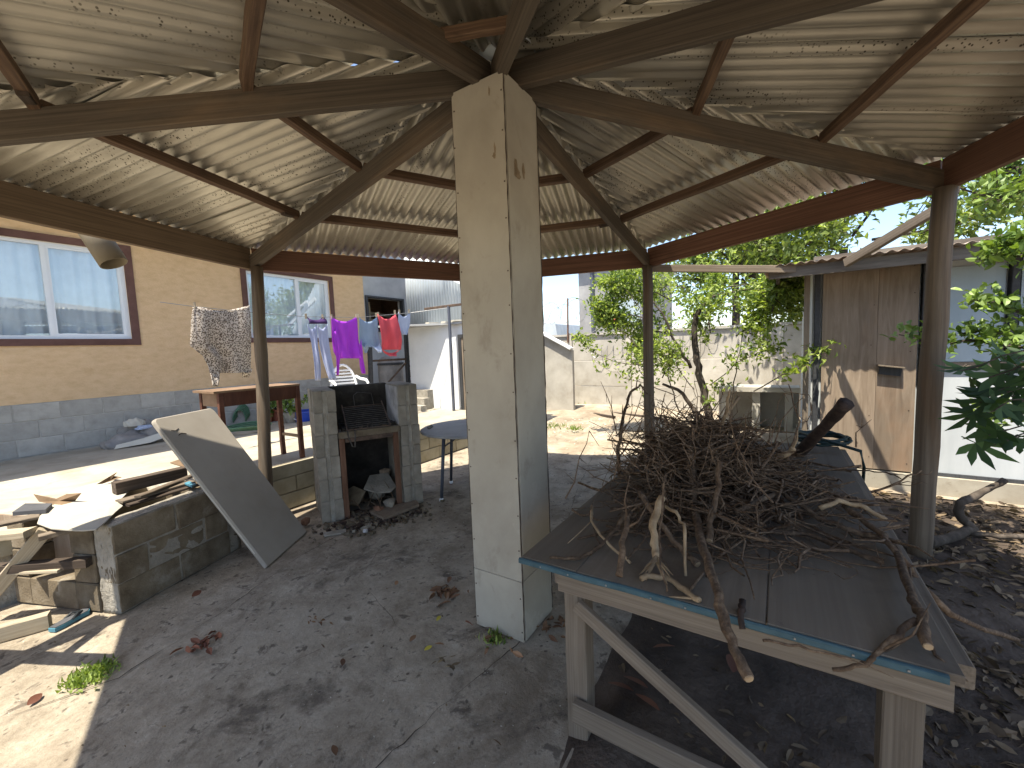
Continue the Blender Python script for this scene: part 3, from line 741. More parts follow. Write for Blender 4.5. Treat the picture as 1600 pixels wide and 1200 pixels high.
mb = MB(); mb.box2((OX-.02, 4.2, SL), (OX-.003, 4.86, 1.79)); mb.obj('leaf', M_['grey_timber'], d_)
mb = MB(); mb.box((OX-.03, 4.80, 1.15), (.02, .03, .10)); mb.obj('handle', M_['dark_paint'], d_)
stp = thing('concrete_steps', 'small pale concrete steps against the white outbuilding', 'steps', (5.7, 5.75, SL))
for i, (x0, h) in enumerate(((5.48, .10), (5.64, .22), (5.80, .36))):
    mb = MB(); mb.box2((x0, 5.52+.06*i, SL), (x0+.158 if i < 2 else OX-.003, 6.10, SL+h)); mb.obj('step', M_['mortar'], stp)
# corrugated upper storey
def corr_wall(name, x, y0, y1, z0, ztop, m, parent, pitch=.076, amp=.009):
    n = int((y1-y0)/(pitch/6)); vs = []; fs = []
    for q in range(n+1):
        y = y0+(y1-y0)*q/n; xx = x+amp*math.cos(2*math.pi*y/pitch)
        vs += [(xx, y, z0), (xx, y, ztop(y))]
        if q: fs.append((2*q-2, 2*q, 2*q+1, 2*q-1))
    mb = MB(); mb.add(vs, fs); o = mb.obj(name, m, parent, smooth=True); o.modifiers.new('gauge', 'SOLIDIFY').thickness = .002; return o
cu = thing('iron_upper_storey', 'pale blue-grey corrugated iron wall rising above the white outbuilding', 'building', (6.7, 5.4, 2.1))
corr_wall('iron_sheet', 6.6, 4.1, 6.9, 2.10, lambda y: 3.95 if y > 5.85 else 3.95-(5.85-y)*.95, M_['galv'], cu)
mb = MB(); mb.box2((6.66, 4.3, 2.1), (7.3, 6.9, 2.6)); mb.obj('core', M_['grey_plaster'], cu)
mb = MB(); mb.box2((6.66, 5.85, 2.6), (7.3, 6.9, 3.9)); mb.obj('core', M_['grey_plaster'], cu)
beam('barge_board', (6.45, 5.5, 3.02), (6.45, 4.2, 2.42), .05, .10, M_['white_plastic'], cu)
beam('barge_board', (6.40, 5.2, 2.98), (6.40, 4.3, 2.66), .05, .06, M_['white_plastic'], cu)
lumps = MB()
for i in range(14): lumps.box((OX+.1+RND.uniform(0, .3), RND.uniform(4.3, 5.9), 2.115), (RND.uniform(.08, .2), RND.uniform(.1, .3), .03), rotz(RND.uniform(0, 3)).to_3x3())
stuff(tag(lumps.obj('roof_rubble', M_['cement_sheet']), 'broken tile scraps lying along the white outbuilding roof ledge', 'rubble'))
# grey end wall with an unglazed window
gw = thing('grey_annex', 'grey plastered annex with a dark timber window opening beside the ochre house', 'building', (6.7, 7.9, SL))
link('wall', wall_holes(6.125, 7.6, SL-.2, 3.9, [(6.19, 7.25, 2.1, 2.82)], WY+.02, WY+.18), M_['grey_plaster'], gw)
mb = MB()
for a, b in (((6.16, 2.06), (7.28, 2.10)), ((6.16, 2.82), (7.28, 2.86)), ((6.16, 2.10), (6.21, 2.82)), ((7.23, 2.10), (7.28, 2.82))):
    mb.box2((a[0], WY-.02, a[1]), (b[0], WY+.1, b[1]))
w_ = mb.obj('window', M_['dark_paint'], gw)
mb = MB(); mb.box2((5.9, WY+1.2, .3), (8.2, WY+1.25, 3.9)); mb.box2((7.62, WY+.2, .3), (7.66, WY+1.2, 3.9)); mb.box2((6.13, WY+.185, 3.4), (7.62, WY+1.2, 3.44)); mb.obj('back_board', M_['purlin'], w_)
for z, x in ((2.62, 6.7), (2.45, 6.9)): beam('rail', (6.2, WY+.7, z), (7.5, WY+.75, z-.12), .05, .07, M_['pale_timber'], w_)
beam('stud', (6.72, WY+.6, 1.9), (6.72, WY+.6, 2.8), .05, .05, M_['pale_timber'], w_, up=(0, 1, 0))

# metal gate frame in the passage
gt = thing('security_gate', 'dark rusty metal gate frame with a cross rail behind the hanging washing', 'gate', (5.3, 6.6, SL))
GY = 6.6
def gp(px, py): return at(px, py, Y=GY)
for a, b in (((577, 525), (581, 640)), ((634, 520), (640, 640))):
    p, q = gp(*a), gp(*b); q.z = SL; beam('gate_post', p, q, .07, .07, M_['dark_paint'], gt, up=(0, 1, 0))
beam('rail', gp(580, 564), gp(634, 561), .035, .04, M_['rust'], gt)
beam('brace', gp(607, 597), gp(634, 567), .03, .03, M_['rust'], gt)
mb = MB()
for i in range(6):
    c = gp(642+RND.uniform(-2, 2), 552+i*8); mb.tube([c+Vector((.05*math.cos(a), 0, .05*math.sin(a))) for a in np.linspace(0, 5.5, 9)], .012, 5)
mb.obj('chain', M_['rust'], gt)
lg = thing('storage_drum', 'grey rounded drum standing behind the metal gate', 'drum', gp(612, 640))
dc = at(612, 600, Y=7.2); mb = MB(); mb.lathe([(0, 1.03), (.15, 1.02), (.24, .97), (.27, .88), (.27, .1), (.25, 0)], (dc.x, dc.y, SL), 22); mb.obj('drum_body', M_['tarp'], lg, smooth=True)
mb = MB(); mb.lathe([(.285, .84), (.285, .88), (.27, .89)], (dc.x, dc.y, SL), 22); mb.obj('drum_rim', M_['dark_paint'], lg)

# ------------------------------------------------------------------ boundary wall, wire, neighbour
BX = 10.0
bw = thing('boundary_wall', 'pale precast concrete yard wall with slim posts behind the lemon tree', 'wall', (BX, 3, 0))
PM = None
posts_y = [at(893, 580, X=BX).y + 1.52*k for k in range(-5, 3)]
for y in posts_y:
    mb = MB(); mb.box2((BX-.06, y-.055, -.1), (BX+.06, y+.055, 1.90)); mb.obj('wall_post', M_['fence_panel'], bw)
for a, b in zip(posts_y[:-1], posts_y[1:]):
    for r_ in range(3):
        z0 = -.1+r_*.64
        me = block_mesh(b-a-.115, .05, .632, 60+r_, .002, .008)
        link('wall_panel', me, M_['fence_panel'], bw, Matrix.Translation((BX+RND.uniform(-.006, .006), (a+b)/2, z0+.32)) @ rotz(math.pi/2))
    mb = MB(); mb.box2((BX-.07, a+.056, 1.822), (BX+.07, b-.056, 1.87)); mb.obj('coping', M_['fence_panel'], bw)
def coil(name, p0, p1, rad, turns, label, seed):
    r = random.Random(seed); n = turns*14; pts = []
    p0, p1 = Vector(p0), Vector(p1)
    for i in range(n+1):
        t = i/n; a = t*turns*2*math.pi
        q = rad*(1+.25*math.sin(t*9+seed)); p = p0.lerp(p1, t)
        pts.append(p+Vector((.5*q*math.sin(a*1.0), q*math.cos(a)*.75+.05*math.sin(t*17), q*math.sin(a)+q*.8)))
    mb = MB(); mb.tube(pts, .006, 4); return tag(mb.obj(name, M_['wire']), label, 'wire')
coil('razor_wire', at(845, 505, X=BX), at(910, 500, X=BX), .28, 6, 'open razor wire coil above the wall against the sky, right of the column', 1)
coil('razor_wire', (BX, 3.9, 1.3), (BX, 1.2, 1.55), .30, 13, 'razor wire coil drooping over the yard wall behind the lemon tree', 2)
coil('razor_wire', at(700, 480, X=8.2), at(722, 478, X=8.2), .22, 3, 'small razor wire coil seen beside the clothesline pole', 3)
p = at(887, 520, X=BX-.1); beam('wall_rod', p-Vector((0, 0, .25)), at(887, 466, X=BX-.1), .035, .035, M_['beam'], None, up=(0, 1, 0))
tag(bpy.data.objects['wall_rod'], 'thin red-brown rod standing up from the yard wall', 'rod')
hr = thing('ramp_wall', 'low wall with a sloping white coping seen just right of the column', 'wall', (8.6, 4.4, 0))
a, b = at(838, 515, X=8.6), at(893, 545, X=8.6)
beam('sloping_coping', a, b, .16, .05, M_['white_wall'], hr)
mb = MB(); vs = [(8.62, a.y, -.05), (8.62, b.y, -.05), (8.62, b.y, b.z-.03), (8.62, a.y, a.z-.03)]; vs2 = [(v[0]+.1, v[1], v[2]) for v in vs]
mb.add(vs+vs2, [(0, 1, 2, 3), (7, 6, 5, 4), (0, 4, 5, 1), (1, 5, 6, 2), (2, 6, 7, 3), (3, 7, 4, 0)]); mb.obj('wall_body', M_['fence_panel'], hr)
nb = thing('neighbour_house', 'plain grey neighbouring house beyond the yard wall', 'house', (15, 4.5, 0))
n0, n1 = at(906, 520, X=15).y, at(1003, 520, X=15).y
mb = MB(); mb.box2((15, n1, -.1), (20, n0, 4.6)); mb.obj('wall', M_['neighbour'], nb)
mb = MB(); mb.box2((14.7, n1-.2, 4.6), (20.2, n0+.12, 4.8)); mb.obj('roof', M_['galv'], nb)
pz = at(926, 470, X=14.93); mb = MB(); mb.tube([(14.93, pz.y, 0), (14.93, pz.y, 4.6)], .07, 8); mb.obj('drain_pipe', M_['steel_leg'], nb)
for (pa, pb, mm) in (((930, 475), (945, 500), 'pale_timber'), ((965, 470), (1000, 505), 'shed_blue'), ((946, 480), (962, 502), 'c_coral')):
    a, b = at(*pa, X=14.95), at(*pb, X=14.95); mb = MB(); mb.box2((14.95, a.y, b.z), (14.999, b.y, a.z)); mb.obj('painted_panel', M_[mm], nb)
shd = MB(); a, b = at(842, 503, X=18), at(868, 520, X=18); shd.add([(18, a.y, a.z), (18, b.y, a.z-.15), (18, b.y-.2, b.z-.8), (18, a.y, b.z-.8), (21, a.y, a.z), (21, b.y, a.z-.15), (21, b.y-.2, b.z-.8), (21, a.y, b.z-.8)],
    [(0, 1, 2, 3), (7, 6, 5, 4), (0, 4, 5, 1), (1, 5, 6, 2), (3, 2, 6, 7), (0, 3, 7, 4)])
tag(shd.obj('far_roof', M_['galv']), 'small far grey roof peeping over the yard wall beside the column', 'roof')

# ------------------------------------------------------------------ shed
SX = 5.58
sh = thing('shed', 'lean-to shed with a weathered plywood door and a wavy iron roof', 'shed', (SX, -1.5, 0))
def sp(px, py): p = at(px, py, X=SX); return p.y, p.z
yl = -.25; yd0, yd1 = -.40, -1.135; yw1 = -1.70
mb = MB(); mb.box2((SX-.06, -4.5, -.1), (SX+2.5, yl, .155)); mb.obj('concrete_base', M_['slab'], sh)
mb = MB(); mb.box2((SX+.05, -4.5, .155), (SX+2.4, yl-.05, 2.3)); mb.obj('inner_wall', M_['shed_white'], sh)
beam('corner_post', (SX-.01, yl+.0, .155), (SX-.01, yl+.0, 2.36), .05, .07, M_['grey_timber'], sh, up=(1, 0, 0))
beam('door_post', (SX+.005, yd0+.06, .155), (SX+.005, yd0+.06, 2.36), .05, .075, M_['dark_paint'], sh, up=(1, 0, 0))
dr = thing  # (name kept free)
mb = MB(); mb.box2((SX-.004, yd1, .175), (SX+.008, yd0+.015, 2.27)); door = mb.obj('door', M_['dark_timber'], sh)
ycut = [yd1, yd1+.30, yd0+.015]
for a_, b_ in zip(ycut[:-1], ycut[1:]):
    mb = MB(); mb.box2((SX-.018-RND.uniform(0, .003), a_+.0012, .172), (SX-.0045, b_-.0012, 2.27)); mb.obj('door_board', M_['plywood'], door)
bt = MB()
for y_ in ycut[:-1]:
    for z_ in (.3, .75, 1.4, 1.9, 2.2): bt.box((SX-.021, y_+.04+RND.uniform(-.01, .01), z_+RND.uniform(-.05, .05)), (.004, .009, .009))
stuff(bt.obj('door_nails', M_['rust'], door))
hy, hz = sp(1390, 572)
hood = MB(); hood.box((SX-.05, hy, hz), (.10, .20, .012), Matrix.Rotation(math.radians(8), 3, 'X')); hood.obj('slot_cover', M_['grey_timber'], door)
mb = MB(); mb.box((SX-.03, hy, hz-.05), (.02, .17, .08), Matrix.Rotation(math.radians(8), 3, 'X')); mb.obj('slot', M_['dark_paint'], door)
beam('door_post', (SX+.0, yd1-.045, .155), (SX+.0, yd1-.045, 2.36), .05, .085, M_['dark_paint'], sh, up=(1, 0, 0))
mb = MB(); mb.box2((SX, yw1, 1.27), (SX+.02, yd1-.09, 2.15)); mb.obj('upper_panel', M_['shed_blue'], sh)
mb = MB(); mb.box2((SX-.03, yw1-.8, 1.20), (SX+.03, yd1-.09, 1.265)); mb.obj('sill', M_['grey_timber'], sh)
mb = MB(); mb.box2((SX, yw1-2.2, .19), (SX+.02, yd1-.09, 1.198)); mb.obj('lower_panel', M_['shed_white'], sh)
mb = MB(); mb.box2((SX-.02, yw1-2.2, .156), (SX+.03, yd1-.09, .189)); mb.obj('base_rail', M_['dark_paint'], sh)
beam('window_post', (SX, yw1-.05, 1.27), (SX, yw1-.05, 2.3), .05, .09, M_['dark_paint'], sh, up=(1, 0, 0))
mb = MB(); mb.box2((SX+.01, yw1-2.2, 1.27), (SX+.03, yw1-.1, 2.2)); mb.obj('side_panel', M_['shed_blue'], sh)
RX = 5.15
zr = at(1400, 392, X=RX).z
mb = MB(); mb.box2((RX+.05, -4.5, zr-.13), (RX+.09, .10, zr-.025)); mb.obj('fascia', M_['fascia'], sh)
mb = MB(); mb.box2((SX-.02, -4.5, 2.275), (SX+.04, yd0+.1, 2.40)); mb.obj('lintel', M_['fascia'], sh)
for y in (.02, -.9, -1.9, -2.9): beam('roof_joist', (RX+.095, y, zr-.07), (SX+2.4, y, zr+.05), .04, .08, M_['dark_timber'], sh)
ns = 5
for s in range(ns):
    y0, y1 = .16-s*.68, .16-(s+1)*.68-.05; n = 60; vs = []; fs = []
    for q in range(n+1):
        y = y0+(y1-y0)*q/n; h = .011*math.cos(2*math.pi*y/.085)
        x0 = RX+.02*math.sin(s*5)
        vs += [(x0, y, zr+h-.004+s % 2*.004), (SX+2.6, y, zr+.13+h+s % 2*.004)]
        if q: fs.append((2*q-2, 2*q-1, 2*q+1, 2*q))
    mb = MB(); mb.add(vs, fs); o = mb.obj('roof_sheet', M_['rust_roof'], sh, smooth=True); o.modifiers.new('gauge', 'SOLIDIFY').thickness = .002
# timbers between gazebo and shed
tag(beam('link_beam', (4.86, 1.20, 2.385), at(1262, 421, X=RX+.1), .045, .075, M_['grey_timber'], None), 'grey timber running from the middle gazebo post to the shed roof', 'beam')
a, b = at(1322, 411, X=RX-.03), at(1470, 324, X=4.5)
tag(beam('brace_timber', a, b, .05, .075, M_['grey_timber'], None), 'slanting grey timber from the shed roof up to the right gazebo post', 'beam')

# ------------------------------------------------------------------ block hearth (braai)
BO = Vector((2.18, 3.54, 0)); BU = Vector((.884, -.468, 0)); BWd = Vector((.468, .884, 0))
BM = Matrix((BU, BWd, Vector((0, 0, 1)))).transposed().to_4x4(); BM.translation = BO
br = thing('block_fireplace', 'open grey concrete block fireplace with a sooty hearth below the washing', 'fireplace', BO)
def grooved(Ld, H, seed):
    w = .19; g = .022; r = random.Random(seed); j = lambda: r.uniform(-.003, .003)
    poly = [(j(), j()), (w/2-g, j()), (w/2-g*.6, .028), (w/2+g*.6, .028), (w/2+g, j()), (w+j(), j()), (w+j(), Ld), (j(), Ld)]
    mb = MB(); n = 8; z0, z1 = 0, H; c = .006
    def ring(z, ins): return [(x+(ins if x < w/2 else -ins)*(1 if abs(x-w/2) > .05 else 0), y+(ins if y < .02 else 0), z) for x, y in poly]
    R = [ring(z0, c), ring(z0+c, 0), ring(z1-c, 0), ring(z1, c)]
    vs = [v for q in R for v in q]; fs = [tuple(range(n-1, -1, -1)), tuple(3*n+k for k in range(n))]
    for i in range(3):
        for k in range(n): k2 = (k+1) % n; fs.append((i*n+k, i*n+k2, (i+1)*n+k2, (i+1)*n+k))
    mb.add(vs, fs); return mb.mesh('block')
GB = [grooved(.385, .204, s) for s in range(5)]
GH = [grooved(.185, .204, 9+s) for s in range(3)]
for m in GB+GH: m.materials.append(M_['block'])
FWD = .96
for side, u0 in ((0, 0.0), (1, FWD-.19)):
    for c in range(6):
        z = .003+c*.206; ju = RND.uniform(-.005, .005)
        f, g = (GB, GH) if c % 2 == 0 else (GH, GB)
        L1 = .39 if c % 2 == 0 else .19
        link('block', RND.choice(f), None, br, BM @ Matrix.Translation((u0+ju, RND.uniform(-.005, .005), z)))
        # rear block turned so that its flat end meets the first
        link('block', RND.choice(g), None, br, BM @ Matrix.Translation((u0+.19-ju, .39+.195+.006, z)) @ rotz(math.pi))
    mb = MB(); mb.box2((u0+.008, .012, 0), (u0+.182, .58, 1.225)); mb.obj('mortar_core', M_['mortar'], br, M=BM)
mb = MB(); mb.box2((.192, .50, 0), (FWD-.192, .62, 1.235)); mb.obj('back_wall', M_['soot'], br, M=BM)
mb = MB(); mb.box2((.194, .0, .775), (FWD-.194, .498, .835)); shelf = mb.obj('hearth_shelf', M_['old_block'], br, M=BM)
mb = MB(); mb.box2((.192, .03, .0), (.21, .498, .772)); mb.obj('inner_lining', M_['soot'], br, M=BM)
mb = MB(); mb.box2((FWD-.21, .03, .0), (FWD-.192, .498, .772)); mb.obj('inner_lining', M_['block'], br, M=BM)
mb = MB(); mb.box2((FWD-.20, .02, .838), (FWD-.1905, .498, 1.22)); mb.obj('inner_lining', M_['ash'], br, M=BM)
for (u0, u1) in ((.196, .245), (FWD-.265, FWD-.212)):
    mb = MB(); mb.box2((u0, .012, 0), (u1, .028 if u0 > .5 else .06, .77)); mb.obj('jamb', M_['red_jamb'], br, M=BM)
mb = MB(); mb.box2((.25, -.012, .735), (FWD-.27, -.002, .774)); mb.obj('front_bar', M_['rust'], br, M=BM)
mb = MB()
for i in range(70):
    mb.box((RND.uniform(.22, .74), RND.uniform(.05, .45), .84+RND.uniform(0, .02)), (RND.uniform(.02, .06), RND.uniform(.02, .05), RND.uniform(.01, .04)), Matrix.Rotation(RND.uniform(0, 3), 3, 'Z'))
stuff(mb.obj('ash_lumps', M_['soot'], shelf, M=BM))
# folding grill grid tilted on the shelf
gl = thing('grill_grid', 'burnt wire grill grid with a looped handle tilted on the fireplace shelf', 'grill', BM @ Vector((.46, .1, .85)))
def bl(u, w, z): return BM @ Vector((u, w, z))
def gpt(s, t): return bl(.27+.40*s+.02*t, -.03+.40*t, .855+.17*t)
mb = MB()
for i in range(13):
    t = i/12; mb.tube([gpt(0, t), gpt(.5, t)+Vector((0, 0, .004)), gpt(1, t)], .0045, 5)
mb.obj('wires', M_['grill'], gl)
mb = MB(); mb.tube([gpt(0, 0), gpt(0, 1), gpt(1, 1), gpt(1, 0), gpt(0, 0)], .0065, 5); mb.tube([gpt(0, -.02), gpt(0, 1.12)], .007, 5); mb.tube([gpt(1, -.02), gpt(1, 1.15)], .007, 5); mb.obj('rim', M_['rust'], gl)
h0, h1 = gpt(.0, 0), gpt(.16, 0)
mb = MB(); mb.tube([h0, h0+Vector((0, 0, -.05))-BWd*.03, h0+BU*.03+Vector((0, 0, -.15))-BWd*.05, h0+BU*.05+Vector((0, 0, -.16))-BWd*.05, h1+Vector((0, 0, -.05))-BWd*.03, h1], .006, 6); mb.obj('handle', M_['grill'], gl)
mb = MB(); mb.tube([gpt(.3, 1), gpt(.3, 1.15)+Vector((0, 0, .08)), gpt(.4, 1.2)+Vector((0, 0, .1)), gpt(.75, 1.15)+Vector((0, 0, .09)), gpt(.78, 1)], .005, 5); mb.obj('wire_loop', M_['grill'], gl)

def chunk(name, p, d, m, label, cat='rubble', seed=0, rot=None, group=None):
    bm = bmesh.new(); bmesh.ops.create_icosphere(bm, subdivisions=1, radius=1); r = random.Random(seed)
    for v in bm.verts: v.co *= r.uniform(.65, 1.15)
    bmesh.ops.scale(bm, vec=[x/2 for x in d], verts=bm.verts); me = bpy.data.meshes.new(name); bm.to_mesh(me); bm.free()
    M = Matrix.Translation(p) @ (rot or rotz(r.uniform(0, 6)))
    o = link(name, me, m, None, M); return tag(o, label, cat, group)
def slabpiece(name, pts, th, m, label, cat, z):
    """broken flat piece from an outline"""
    mb = MB(); mb.prism([(p.x, p.y) for p in pts], z, z+th); return tag(mb.obj(name, m), label, cat)
# rubbish inside and in front of the hearth
mb = MB(); pts = [bl(.40, .10, .235), bl(.50, .02, .20), bl(.63, .0, .185), bl(.705, .06, .21), bl(.68, .28, .30), bl(.50, .30, .30)]
mb.add([p for p in pts]+[p-Vector((0, 0, .012)) for p in pts], [(0, 1, 2, 3, 4, 5), (11, 10, 9, 8, 7, 6)]+[(i, i+6, (i+1) % 6+6, (i+1) % 6) for i in range(6)])
tag(mb.obj('broken_tile', M_['dirty_mortar']), 'angular grey tile shard propped inside the fireplace opening', 'tile')
chunk('stone_lump', bl(.33, .25, .12), (.26, .26, .26), M_['old_block'], 'brown stone lump at the left inside the fireplace opening', 'stone', 3)
chunk('brick_lump', bl(.55, .30, .10), (.30, .24, .20), M_['block'], 'grey block lump behind the tile shard inside the fireplace', 'stone', 4)
chunk('yellow_lump', bl(.66, .33, .30), (.12, .10, .12), M_['plywood'], 'small yellowish lump on top of the fireplace rubble', 'stone', 5)
chunk('brick_piece', bl(.50, -.03, .04), (.16, .10, .08), M_['red_jamb'], 'broken reddish brick piece at the mouth of the fireplace', 'brick', 6)
chunk('brick_piece', bl(.62, .02, .06), (.20, .15, .12), M_['block'], 'grey broken block piece at the right mouth of the fireplace', 'brick', 8)
chunk('brick_piece', BO+Vector((-.10, .10, .05)), (.12, .10, .11), M_['red_jamb'], 'small dark red brick beside the left fireplace pillar', 'brick', 7)
mb = MB(); P = [at(578, 800, Z=.03), at(650, 783, Z=.03), at(655, 790, Z=.03), at(600, 812, Z=.03)]; mb.prism([(p.x, p.y) for p in P], .02, .045)
tag(mb.obj('flat_board', M_['plywood']), 'flat brown board scrap lying before the right fireplace pillar', 'board')
mb = MB(); P = [at(505, 833, Z=.01), at(540, 827, Z=.01), at(541, 832, Z=.01), at(507, 838, Z=.01)]; mb.prism([(p.x, p.y) for p in P], .004, .016)
tag(mb.obj('concrete_chip', M_['mortar']), 'long pale concrete chip on the floor before the left fireplace pillar', 'rubble')
mb = MB()
for i in range(330):
    a = RND.gauss(0, 1); u = .45+RND.gauss(0, .26); w = -.16+RND.gauss(0, .15)
    if w > .45 or u < .2 and w > -.02 or u > .76 and w > -.02: continue
    s = abs(RND.gauss(.012, .012))+.005; mb.box(bl(u, w, s*.3), (s*RND.uniform(.7, 2), s, s*.7), Matrix.Rotation(RND.uniform(0, 3), 3, (RND.random(), RND.random(), 1)))
stuff(tag(mb.obj('hearth_rubble', M_['old_block']), 'small grit and rubble scattered before the fireplace', 'rubble'))
mb = MB()
for i in range(170):
    u = .45+RND.gauss(0, .25); w = -.10+RND.gauss(0, .14)
    if w > .45 or u < .2 and w > -.02 or u > .76 and w > -.02: continue
    s = abs(RND.gauss(.014, .012))+.005; mb.box(bl(u, w, s*.3), (s*RND.uniform(.7, 2), s, s*.5), Matrix.Rotation(RND.uniform(0, 3), 3, (RND.random(), RND.random(), 1)))
stuff(tag(mb.obj('charcoal_bits', M_['charred']), 'black charcoal bits strewn in and before the fireplace', 'charcoal'))
chunk('crumpled_paper', at(571, 829, Z=.015), (.10, .05, .03), M_['paper'], 'crumpled white paper scrap before the fireplace', 'paper', 11)
for i in range(7):
    mb = MB(); a = bl(RND.uniform(.3, .7), RND.uniform(0, .2), .03); b = a+Vector((RND.uniform(-.2, .2), RND.uniform(-.1, .1), RND.uniform(.08, .3))); c = (a+b)/2+Vector((.03, .02, .01))
    mb.tube([a, c, b], [.005, .004, .002], 5); tag(mb.obj('thin_stick', M_['bark']), 'one of the thin dry sticks standing in the fireplace rubble', 'stick', 'sticks in the fireplace')

# ------------------------------------------------------------------ round table
rt = thing('round_table', 'round grey table on dark steel legs between the fireplace and the column', 'table', (3.55, 2.85, 0))
tc_ = (3.55, 2.85); mb = MB(); mb.lathe([(0, .722), (.52, .722), (.53, .716), (.53, .70), (.52, .694), (0, .694)], (*tc_, 0), 48); mb.obj('table_top', M_['table_grey'], rt)
for k in range(4):
    a = math.radians(166+90*k); p0 = Vector((tc_[0]+.41*math.cos(a), tc_[1]+.41*math.sin(a), .02)); p1 = Vector((tc_[0]+.34*math.cos(a), tc_[1]+.34*math.sin(a), .693))
    mb = MB(); mb.tube([p0, p1], [.016, .019], 10); l = mb.obj('leg', M_['steel_leg'], rt, smooth=True)
    mb = MB(); mb.lathe([(.0, 0), (.022, 0), (.022, .02), (.017, .03)], (p0.x, p0.y, 0), 10); mb.obj('foot', M_['white_plastic'], l)
    b = math.radians(166+90*k+90); q1 = Vector((tc_[0]+.10*math.cos(a+.5), tc_[1]+.10*math.sin(a+.5), .69))
    mb = MB(); mb.tube([p0.lerp(p1, .80), q1], .008, 6); mb.obj('strut', M_['steel_leg'], rt)
slabpiece('dark_scrap', [at(667, 668, Z=.724), at(674, 664, Z=.724), at(677, 667, Z=.724), at(670, 671, Z=.724)], .008, M_['black_rubber'], 'tiny black scrap lying on the round grey table', 'scrap', .7235)

# ------------------------------------------------------------------ leaning panel
bl_, br_ = Vector((1.494, 3.192, 0)), Vector((2.007, 3.519, 0)); tl_ = Vector((1.1008, 3.8089, 1.1386))
u = (br_-bl_).normalized(); s_ = (tl_-bl_); Lp = s_.length; s_.normalize(); n_ = u.cross(s_)
PMx = Matrix((u, s_, n_)).transposed().to_4x4(); PMx.translation = (bl_+br_)/2+s_*Lp/2
bm = bmesh.new(); 
w2, l2, rc = .304, Lp/2, .035
poly = []
for (cx, cy, a0) in ((w2-rc, l2-rc, 0), (-w2+rc, l2-rc, 90), (-w2+.01, -l2+.01, 180), (w2-.02, -l2+.02, 270)):
    r_ = rc if cy > 0 else (.01 if cx < 0 else .02)
    for q in range(5): a = math.radians(a0+90*q/4); poly.append((cx+r_*math.cos(a), cy+r_*math.sin(a)))
th = .035; ins = .008; npol = len(poly)
def ins_(p, k): return (p[0]*(1-k/w2), p[1]*(1-k/l2))
rings = [[(*ins_(p, ins), -th/2) for p in poly], [(*p, -th/2+ins) for p in poly], [(*p, th/2-ins) for p in poly], [(*ins_(p, ins), th/2) for p in poly]]
mb = MB(); vs = [v for r in rings for v in r]; fs = [tuple(range(npol-1, -1, -1)), tuple(3*npol+k for k in range(npol))]
for i in range(3):
    for k in range(npol): fs.append((i*npol+k, i*npol+(k+1) % npol, (i+1)*npol+(k+1) % npol, (i+1)*npol+k))
mb.add(vs, fs); bm.free()
pn = thing('leaning_panel', 'large beige-grey padded panel leaning on the low block wall', 'panel', (bl_+br_)/2)
pnl = mb.obj('panel_board', M_['panel'], pn, M=PMx)
for sx in (-1, 1):
    mb = MB(); mb.tube([(sx*(w2+.0005), -l2*.8, .004), (sx*(w2+.001), -l2*.1, .003), (sx*(w2+.0005), l2*.8, .004)], .005, 5); mb.obj('edge_seam', M_['cement_sheet'], pnl, M=PMx)
for (x, y, a) in ((-.2, l2-.13, .5), (-.17, l2-.16, -.5)):
    mb = MB(); mb.tube([(x-.03, y+.02*a, th/2+.001), (x, y, th/2+.003), (x+.04, y+.025*a, th/2+.001)], .003, 5); mb.obj('tear', M_['dark_timber'], pnl, M=PMx)

# ------------------------------------------------------------------ low block enclosure at the left
LO = Vector((.735, 3.425, 0)); LA = math.radians(20.5); LU = Vector((math.cos(LA), math.sin(LA), 0)); LV = Vector((-math.sin(LA), math.cos(LA), 0))
LM = Matrix((LU, LV, Vector((0, 0, 1)))).transposed().to_4x4(); LM.translation = LO
le = thing('block_enclosure', 'low stained concrete block enclosure with rough mortar joints at the left', 'block wall', LO)
OB = [block_mesh(.385, .15, .178, 40+s, .0025, .005) for s in range(5)]; OBh = [block_mesh(.185, .15, .178, 50+s, .0025, .005) for s in range(3)]; OBq = [block_mesh(.10, .15, .178, 55+s, .0025, .005) for s in range(2)]
for m in OB+OBh+OBq: m.materials.append(M_['old_block'])
for c in range(3):
    z = .092+c*.187; x = .012
    lens = [1, 1, .25] if c % 2 == 0 else [.5, 1, .5]
    for q in lens:
        Lb = {1: .385, .5: .185, .25: .10}[q]
        link('block', RND.choice({1: OB, .5: OBh, .25: OBq}[q]), None, le, LM @ Matrix.Translation((x+Lb/2, .075+RND.uniform(-.008, .006), z+RND.uniform(-.006, .006))) @ Matrix.Rotation(RND.uniform(-.025, .025), 4, 'Y'))
        x += Lb+.014
def rough_box(a, b, n, amp, seed):
    bm = bmesh.new(); bmesh.ops.create_cube(bm, size=1)
    bmesh.ops.subdivide_edges(bm, edges=bm.edges[:], cuts=n, use_grid_fill=True)
    r = random.Random(seed)
    d = [b[i]-a[i] for i in range(3)]; c = [(a[i]+b[i])/2 for i in range(3)]
    for v in bm.verts: v.co = Vector([v.co[i]*d[i]+c[i]+r.uniform(-amp, amp) for i in range(3)])
    me = bpy.data.meshes.new('rough'); bm.to_mesh(me); bm.free(); me.polygons.foreach_set('use_smooth', [True]*len(me.polygons)); return me
link('mortar_core', rough_box((.01, .0045, 0), (.90, .142, .567), 22, .0035, 1), M_['dirty_mortar'], le, LM)
